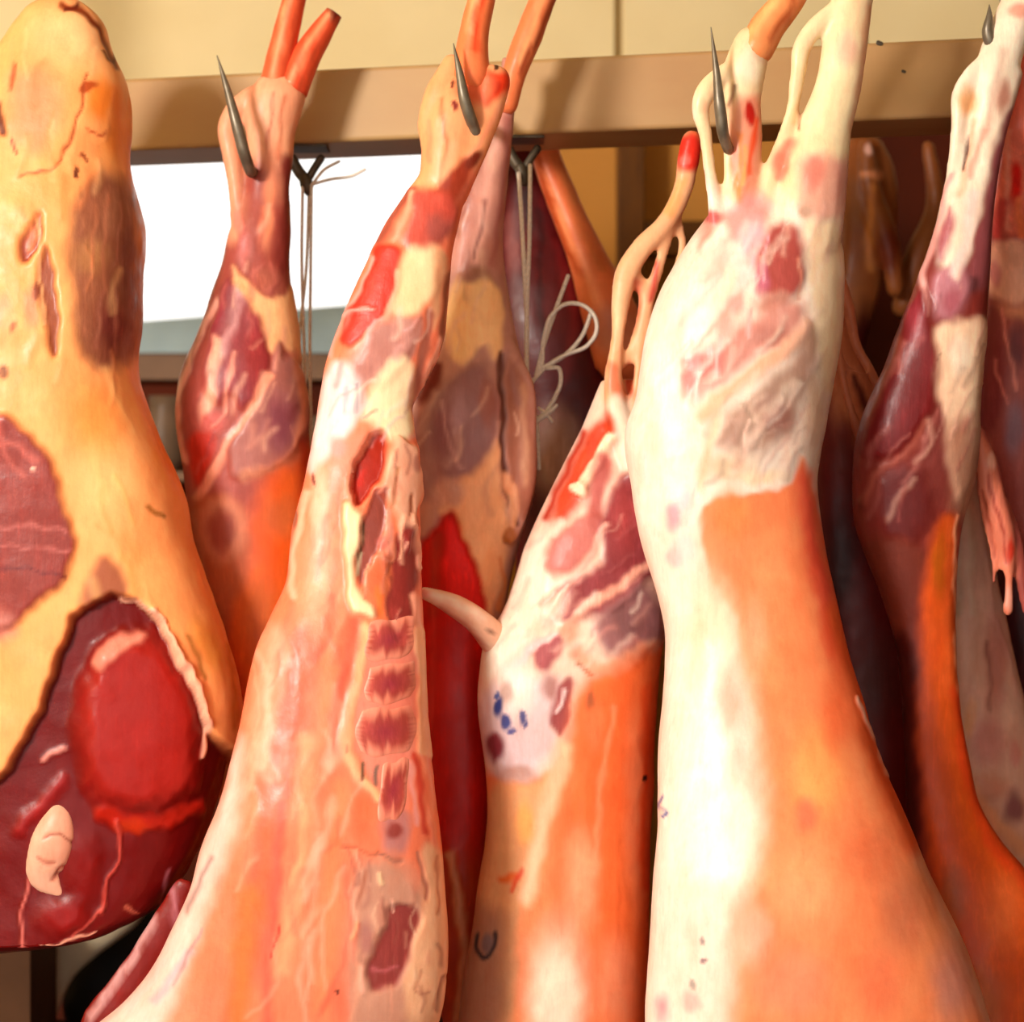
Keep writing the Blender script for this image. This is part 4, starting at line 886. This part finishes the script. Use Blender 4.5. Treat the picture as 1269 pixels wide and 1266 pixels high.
# ---- H: dark lamb on the right
H = root('lamb_carcass', 'lamb with a white hock, maroon thigh and burnt orange flank', 'carcass')
h_rows = [(90, 1212, 1268), (130, 1204, 1258), (170, 1196, 1247), (200, 1186, 1240), (250, 1166, 1233), (300, 1154, 1229), (335, 1141, 1227), (380, 1125, 1224), (420, 1110, 1221), (460, 1094, 1216), (500, 1075, 1214), (545, 1062, 1212), (600, 1057, 1206),
          (650, 1061, 1192), (690, 1073, 1187), (740, 1092, 1184), (790, 1108, 1183), (850, 1116, 1187), (900, 1119, 1193), (940, 1121, 1201), (1000, 1124, 1216), (1040, 1126, 1240), (1075, 1128, 1270), (1130, 1130, 1310), (1266, 1135, 1350), (1400, 1160, 1330)]
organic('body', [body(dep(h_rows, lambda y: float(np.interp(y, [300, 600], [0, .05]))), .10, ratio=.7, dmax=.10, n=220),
                 tube([(1294, -70, 24), (1274, -20, 25), (1258, 20, 25), (1243, 60, 27), (1232, 100, 28), (1228, 140, 24)], .10, flat=.85),
                 tube([(1228, 70, 10), (1206, 92, 13), (1192, 118, 13), (1188, 150, 10), (1184, 190, 9), (1180, 230, 10), (1178, 260, 12)], .095, flat=.8)], [
    p([(1150,-60),(1340,-60),(1280,60),(1258,130),(1240,165),(1214,262),(1196,332),(1164,352),(1160,262)], (252,234,212), 8),
    e(1262, 14, 14, 14, (240,180,160), .7), e(1198, 125, 14, 24, (244,190,140), .8), l([(1242,60),(1232,110),(1222,170)], 8, (226,196,176), 7), e(1245, 120, 14, 30, (206,150,130), .9), l([(1206,150),(1200,200),(1190,240)], 8, (250,200,170), 6), l([(1222,160),(1204,215)], 7, (240,180,160), 5), l([(1198,172),(1196,210)], 4, (90,40,30), 3, -4),
    p([(1238,168),(1262,130),(1248,200),(1240,260),(1234,330),(1216,362),(1198,352),(1208,300),(1222,240)], (158,88,92), 6, 0, .8), e(1206, 352, 14, 16, (110,60,62), .7),
    p([(1158,335),(1196,320),(1206,352),(1192,392),(1164,396),(1152,372)], (200,134,144), 8, 3, .5), e(1180, 375, 14, 22, (184,104,116), .8), p([(1178,252),(1160,300),(1162,325),(1178,300),(1184,270)], (188,106,112), 6, 0, .6),
    l([(1178,215),(1166,270),(1150,322),(1143,352),(1147,385)], 7, (244,180,172), 4, 2), l([(1206,240),(1196,300),(1182,340)], 14, (248,224,214), 8),
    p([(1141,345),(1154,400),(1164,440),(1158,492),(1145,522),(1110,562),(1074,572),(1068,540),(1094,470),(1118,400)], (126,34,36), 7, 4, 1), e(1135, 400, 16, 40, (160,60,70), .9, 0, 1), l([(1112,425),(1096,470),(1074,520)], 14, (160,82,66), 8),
    p([(1158,402),(1192,395),(1226,398),(1222,460),(1216,510),(1208,602),(1186,622),(1176,580),(1168,520),(1160,490),(1164,440)], (252,218,188), 8, 2), e(1188, 440, 16, 34, (255,236,214), .8), p([(1168,520),(1216,510),(1214,640),(1180,640)], (196,146,122), 16), l([(1214,400),(1214,480)], 6, (220,170,140), 5),
    p([(1145,524),(1164,488),(1172,540),(1176,600),(1160,640),(1130,600)], (136,62,56), 8, 0, .6), l([(1146,526),(1122,560),(1086,590),(1068,622)], 8, (178,98,84), 6, 2), p([(1084,602),(1120,575),(1150,582),(1156,640),(1130,672),(1094,660)], (116,42,40), 10, 3, .6), l([(1066,620),(1070,670),(1090,720)], 10, (136,62,50), 8),
    *strokes(1080, 340, 1215, 640, 34, (-.35, .93), [(180,96,90),(214,140,130),(120,36,38),(240,190,170)], (2, 7), (20, 60), .45, 1, 61),
    p([(1060,660),(1150,670),(1140,760),(1120,900),(1090,780)], (132,60,44), 14), p([(1095,790),(1130,780),(1138,900),(1140,1050),(1170,1300),(1100,1300),(1100,900)], (84,22,18), 12),  # dark lower left: shade from the big white carcass, painted in
    p([(1158,648),(1186,632),(1192,780),(1198,880),(1222,1000),(1276,1075),(1340,1110),(1340,1300),(1200,1300),(1158,1120),(1142,960),(1138,860),(1142,760),(1150,690)], (226,100,38), 11), l([(1178,650),(1174,760),(1178,860)], 14, (238,112,52), 9), l([(1188,860),(1200,960),(1230,1040),(1280,1100)], 16, (240,92,40), 9), e(1165, 700, 12, 50, (200,104,30), .8), l([(1186,640),(1184,780),(1192,880)], 4, (250,170,130), 3, 2), e(1240, 1130, 40, 60, (246,124,64), .9), e(1180, 1110, 24, 50, (196,104,54), .9), e(1210, 1240, 40, 60, (216,120,66), .9),
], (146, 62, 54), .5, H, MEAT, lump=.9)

# ---- F: big white carcass; white left, orange right is part tissue colour, part painted light
F = root('lamb_carcass', 'big white fat covered lamb carcass with a pale orange flank', 'carcass')
f_rows = [(255, 885, 1000), (270, 874, 1020), (300, 852, 1040), (340, 829, 1046), (370, 814, 1045), (410, 801, 1042), (450, 794, 1036), (500, 786, 1027), (530, 776, 1021), (560, 776, 1015), (600, 782, 1011), (630, 786, 1014), (680, 797, 1022), (740, 814, 1036),
          (780, 823, 1045), (830, 824, 1058), (870, 821, 1070), (930, 816, 1087), (985, 815, 1110), (1030, 814, 1130), (1080, 810, 1150), (1120, 807, 1170), (1160, 804, 1190), (1210, 801, 1209), (1266, 798, 1226), (1340, 800, 1240), (1430, 850, 1200)]
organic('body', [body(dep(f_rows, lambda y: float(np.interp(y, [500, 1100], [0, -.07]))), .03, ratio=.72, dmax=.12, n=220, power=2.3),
                 # right leg
                 tube([(1070, -60, 24), (1056, 0, 27), (1048, 50, 29), (1038, 110, 29), (1022, 160, 34), (1012, 200, 40), (1004, 240, 46), (990, 300, 52)], .0, flat=.8),
                 tube([(1040, 5, 11), (1012, 32, 13), (995, 56, 13), (989, 90, 11), (981, 140, 9), (968, 185, 11), (956, 220, 14), (950, 260, 20)], -.005, flat=.8),
                 # left leg
                 tube([(932, 55, 24), (924, 85, 27), (920, 120, 24), (922, 170, 23), (922, 220, 21), (918, 262, 24)], .0, flat=.8),
                 tube([(900, 88, 11), (878, 110, 13), (868, 132, 12), (874, 165, 9), (879, 205, 8), (884, 240, 9), (890, 280, 14)], -.008, flat=.8),
                 tube([(896, 150, 5), (902, 200, 6), (904, 240, 9), (902, 275, 14)], -.006, flat=.8)], [
    p([(840,-60),(1110,-60),(1070,220),(1000,250),(870,250)], (250,230,190), 10),
    l([(1080,10),(1068,90),(1060,170)], 10, (244,190,150), 8), e(1050, 60, 16, 30, (248,210,184), .9), l([(1002,60),(996,110),(984,150)], 8, (240,210,160), 5), l([(996,120),(990,160)], 3, (170,110,80), 3), l([(980,180),(966,215)], 12, (240,160,136), 7), e(966, 200, 12, 20, (246,150,126), .8),
    e(928, 78, 20, 30, (254,240,214), .8), e(946, 64, 12, 18, (232,200,170), .8), e(868, 130, 12, 14, (250,214,176), .8), l([(912,110),(905,130)], 5, (160,120,96), 4),
    p([(905,125),(945,115),(946,200),(940,248),(915,262),(905,200)], (246,170,140), 8), e(928, 142, 8, 16, (196,44,34), .6), l([(936,150),(930,200),(922,250)], 7, (244,104,62), 5), l([(916,165),(914,215),(920,250)], 8, (248,150,80), 5), e(908, 190, 7, 40, (240,150,120), .8), l([(924,180),(922,230)], 4, (250,180,110), 3),
    p([(985,195),(1030,190),(1062,200),(1052,270),(1018,280),(990,250)], (236,180,160), 12), e(1010, 215, 18, 26, (226,146,130), .8), e(1046, 230, 16, 40, (222,160,144), .9), e(1025, 285, 14, 24, (206,176,156), .8), e(1000, 262, 10, 16, (210,170,150), .8), e(965, 250, 14, 26, (252,232,206), .8),
    p([(895,262),(945,235),(955,262),(940,300),(905,300)], (236,170,165), 10), p([(868,268),(904,262),(905,292),(884,316),(864,312)], (226,170,158), 8), e(882, 268, 16, 12, (206,110,110), .7), l([(896,285),(878,312)], 14, (254,236,224), 8),
    e(932, 305, 22, 46, (234,188,200), .8), p([(946,286),(974,274),(993,290),(997,332),(986,368),(960,378),(940,362),(934,332)], (182,90,84), 8, 4, .8), e(945, 345, 12, 24, (196,110,130), .7), l([(950,290),(948,350)], 3, (236,170,180), 3), l([(988,320),(990,370)], 4, (226,150,130), 4),
    e(962, 378, 30, 20, (206,146,130), .8), e(920, 340, 16, 26, (250,226,220), .8), e(912, 375, 16, 20, (232,190,184), .8),
    p([(846,488),(878,436),(930,392),(992,372),(1002,398),(972,430),(902,462),(872,492),(856,505)], (222,158,146), 12, 2, .4), p([(842,442),(902,424),(896,472),(862,492),(840,482)], (204,122,116), 10, 0, .6), e(888, 330, 14, 40, (240,206,196), 1.0, rot=30), e(850, 395, 12, 44, (242,212,202), 1.0, rot=35), e(900, 405, 22, 26, (232,184,174), 1.0), e(955, 415, 30, 18, (200,130,118), .8), l([(895,420),(886,470)], 4, (240,190,186), 4), l([(870,460),(862,500)], 4, (240,210,206), 4), l([(930,380),(928,420)], 4, (246,190,186), 3),
    l([(830,430),(870,390),(905,340)], 16, (253,238,218), 10), l([(850,440),(900,390)], 6, (226,190,176), 6), l([(845,400),(880,360),(895,330)], 6, (240,210,200), 6), l([(825,450),(855,420)], 5, (240,214,206), 6),
    l([(872,512),(912,476),(962,442),(1002,408)], 18, (248,196,166), 9, 3),
    p([(888,525),(930,484),(976,452),(1004,398),(1018,412),(1006,474),(980,522),(950,562),(910,562),(884,548)], (182,146,130), 14, 3, .4), e(958, 515, 30, 36, (164,118,108), .9), e(930, 540, 22, 20, (170,140,126), .8), l([(928,525),(922,560)], 4, (226,190,176), 3), e(1004, 420, 10, 26, (190,150,130), .8), l([(920,500),(932,520)], 6, (150,120,104), 5),
    p([(996,270),(1048,270),(1046,400),(1036,490),(1014,480),(1012,390),(1000,335)], (253,226,192), 9), e(1010, 500, 18, 60, (226,196,172), .9), e(905, 580, 44, 26, (222,200,172), .9), e(945, 590, 40, 12, (252,226,196), .9), l([(890,500),(876,560),(870,600)], 12, (250,206,176), 10),
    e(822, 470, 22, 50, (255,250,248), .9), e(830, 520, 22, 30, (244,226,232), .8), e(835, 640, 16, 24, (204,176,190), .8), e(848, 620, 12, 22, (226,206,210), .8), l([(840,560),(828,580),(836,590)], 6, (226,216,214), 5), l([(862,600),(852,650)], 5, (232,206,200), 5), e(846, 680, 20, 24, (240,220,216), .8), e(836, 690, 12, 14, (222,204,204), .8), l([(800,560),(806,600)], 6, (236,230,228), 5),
    *strokes(810, 300, 1010, 580, 46, (-.62, .78), [(255,244,234),(252,230,212),(246,210,198),(255,240,222),(224,176,166)], (4, 10), (24, 70), .42, 1.0, 11),
    *strokes(900, 230, 1040, 330, 18, (-.25, .97), [(255,244,234),(240,190,180),(250,220,200)], (3, 7), (20, 50), .4, 1, 12),
    *strokes(880, 480, 1000, 590, 16, (-.5, .86), [(206,176,160),(236,206,190),(180,146,132)], (4, 9), (16, 40), .5, 1, 13),
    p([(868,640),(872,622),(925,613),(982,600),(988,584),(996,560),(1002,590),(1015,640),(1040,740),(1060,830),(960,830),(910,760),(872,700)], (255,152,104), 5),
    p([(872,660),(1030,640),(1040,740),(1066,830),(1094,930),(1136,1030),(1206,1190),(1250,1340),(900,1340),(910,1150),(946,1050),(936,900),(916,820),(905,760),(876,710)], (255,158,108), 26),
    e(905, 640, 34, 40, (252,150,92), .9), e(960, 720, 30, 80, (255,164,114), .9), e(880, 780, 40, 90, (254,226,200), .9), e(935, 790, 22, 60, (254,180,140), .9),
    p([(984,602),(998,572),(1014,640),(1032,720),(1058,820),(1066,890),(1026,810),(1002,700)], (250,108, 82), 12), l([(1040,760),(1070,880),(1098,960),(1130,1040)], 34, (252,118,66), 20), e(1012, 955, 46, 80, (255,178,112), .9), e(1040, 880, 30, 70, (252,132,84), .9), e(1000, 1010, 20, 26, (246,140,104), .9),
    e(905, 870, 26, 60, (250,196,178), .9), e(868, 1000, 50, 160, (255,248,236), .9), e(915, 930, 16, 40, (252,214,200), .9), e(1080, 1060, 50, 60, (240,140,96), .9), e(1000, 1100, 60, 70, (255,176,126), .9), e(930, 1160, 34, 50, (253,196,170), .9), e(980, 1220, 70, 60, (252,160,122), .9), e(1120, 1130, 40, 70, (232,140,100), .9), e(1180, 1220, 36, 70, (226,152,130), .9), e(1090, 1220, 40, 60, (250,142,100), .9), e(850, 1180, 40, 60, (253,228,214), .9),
    e(820, 1250, 16, 24, (214,166,172), 1.1), e(858, 1240, 14, 20, (232,196,190), .8), l([(823,985),(818,996),(826,1004),(820,1014)], 3.5, (110,110,170), 2.5), e(871, 1167, 5, 5, (180,160,160), .6), e(873, 1192, 6, 5, (160,130,136), .6), e(860, 1218, 5, 6, (190,176,170), .6),
    l([(1064,866),(1080,910),(1102,960)], 5, (253,200,180), 3, 3),
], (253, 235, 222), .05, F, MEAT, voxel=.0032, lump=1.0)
simple_part('shank_bone', tube([(1000, -40, 17), (978, 0, 19), (952, 32, 22), (936, 62, 22)], .0, k=18),
            [l([(996,-20),(975,20),(955,50)], 7, (196,104,60), 5), l([(975,-20),(945,20),(925,48)], 10, (250,190,130), 7)], (240, 160, 104), .2, F, MEAT)

# ---- blurred carcass far behind on the right
R = root('shaded_carcass', 'blurred brown carcass hanging in the dark bay beyond the white leg', 'carcass')
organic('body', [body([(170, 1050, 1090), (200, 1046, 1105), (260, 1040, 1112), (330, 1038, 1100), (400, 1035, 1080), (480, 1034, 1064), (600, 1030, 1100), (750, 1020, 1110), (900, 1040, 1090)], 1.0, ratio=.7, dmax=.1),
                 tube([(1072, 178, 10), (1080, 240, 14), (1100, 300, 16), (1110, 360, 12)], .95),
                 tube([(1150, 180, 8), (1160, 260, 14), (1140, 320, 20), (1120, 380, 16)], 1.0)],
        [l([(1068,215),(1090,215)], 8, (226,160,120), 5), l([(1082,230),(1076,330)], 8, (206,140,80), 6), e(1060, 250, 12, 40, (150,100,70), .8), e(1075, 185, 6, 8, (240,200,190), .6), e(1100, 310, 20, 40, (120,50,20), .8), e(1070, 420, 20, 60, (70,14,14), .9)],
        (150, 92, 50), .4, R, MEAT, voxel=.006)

rp = P(1072, 176, 1.0)
v, f = tube([(1072, 200, 5), (1071, 120, 5), (1070, 633 - (2.995 - CAM_Z)*1000/S(1.0), 5)], 1.0, k=10)
mesh_obj('hanging_rope', v, f, M_RAG, R, True)

# ------------------------------------------------------------------ things in the low left corner
tb = root('work_table', 'dark table below the beef quarter', 'table')
TZ = P(0, 1330, .75)[2]
box('table_top', -1.5, .1, .55, 1.1, TZ - .03, TZ, M_BLACK, tb, .004)
for lx in (-1.45, .02):
    for ly in (.58, 1.03):
        box('leg', lx, lx + .05, ly, ly + .05, 0, TZ - .03, M_BLACK, tb)
bx = root('cardboard_box', 'brown cardboard box standing on the table under the beef quarter', 'box')
c = P(38, 1190, .62)
box('box_body', c[0] - .3, c[0], .62, .80, TZ, c[2] + .05, M_BOX, bx, .003)
box('tape', c[0] - .17, c[0] - .12, 0.618, .802, TZ + .01, c[2] + .0515, M_SHELF, bx)
# beige paper bundle and black bag
def blob(name, rows, Y, mat, parent=None, ratio=.5, dmax=.06, amp=6):
    v, f = body(rows, Y, ratio=ratio, dmax=dmax, n=40, k=32, power=3)
    v = v + (lumps(v, 60) * amp / 1000)[:, None] * np.array([.6, 1, .4])
    o = mesh_obj(name, v, f, mat, parent, True)
    return o
pz = 633 - (TZ - CAM_Z) * 1000 / S(.87); pz2 = 633 - (TZ - CAM_Z) * 1000 / S(1.0)
tag(blob('paper_bundle', [(1120, 30, 190), (1150, 25, 165), (1180, 20, 125), (1210, 20, 92), (1240, 20, 78), (1290, 20, 80), (pz - 8, 24, 90)], .87, M_PAPER, amp=4), 'crumpled beige paper bundle beside the cardboard box', 'paper')
tag(blob('black_bag', [(1110, 165, 210), (1150, 130, 240), (1200, 92, 260), (1260, 84, 280), (pz2 - 12, 86, 280)], 1.0, M_BLACK, amp=7), 'black plastic bag on the table behind the split carcass', 'bag')
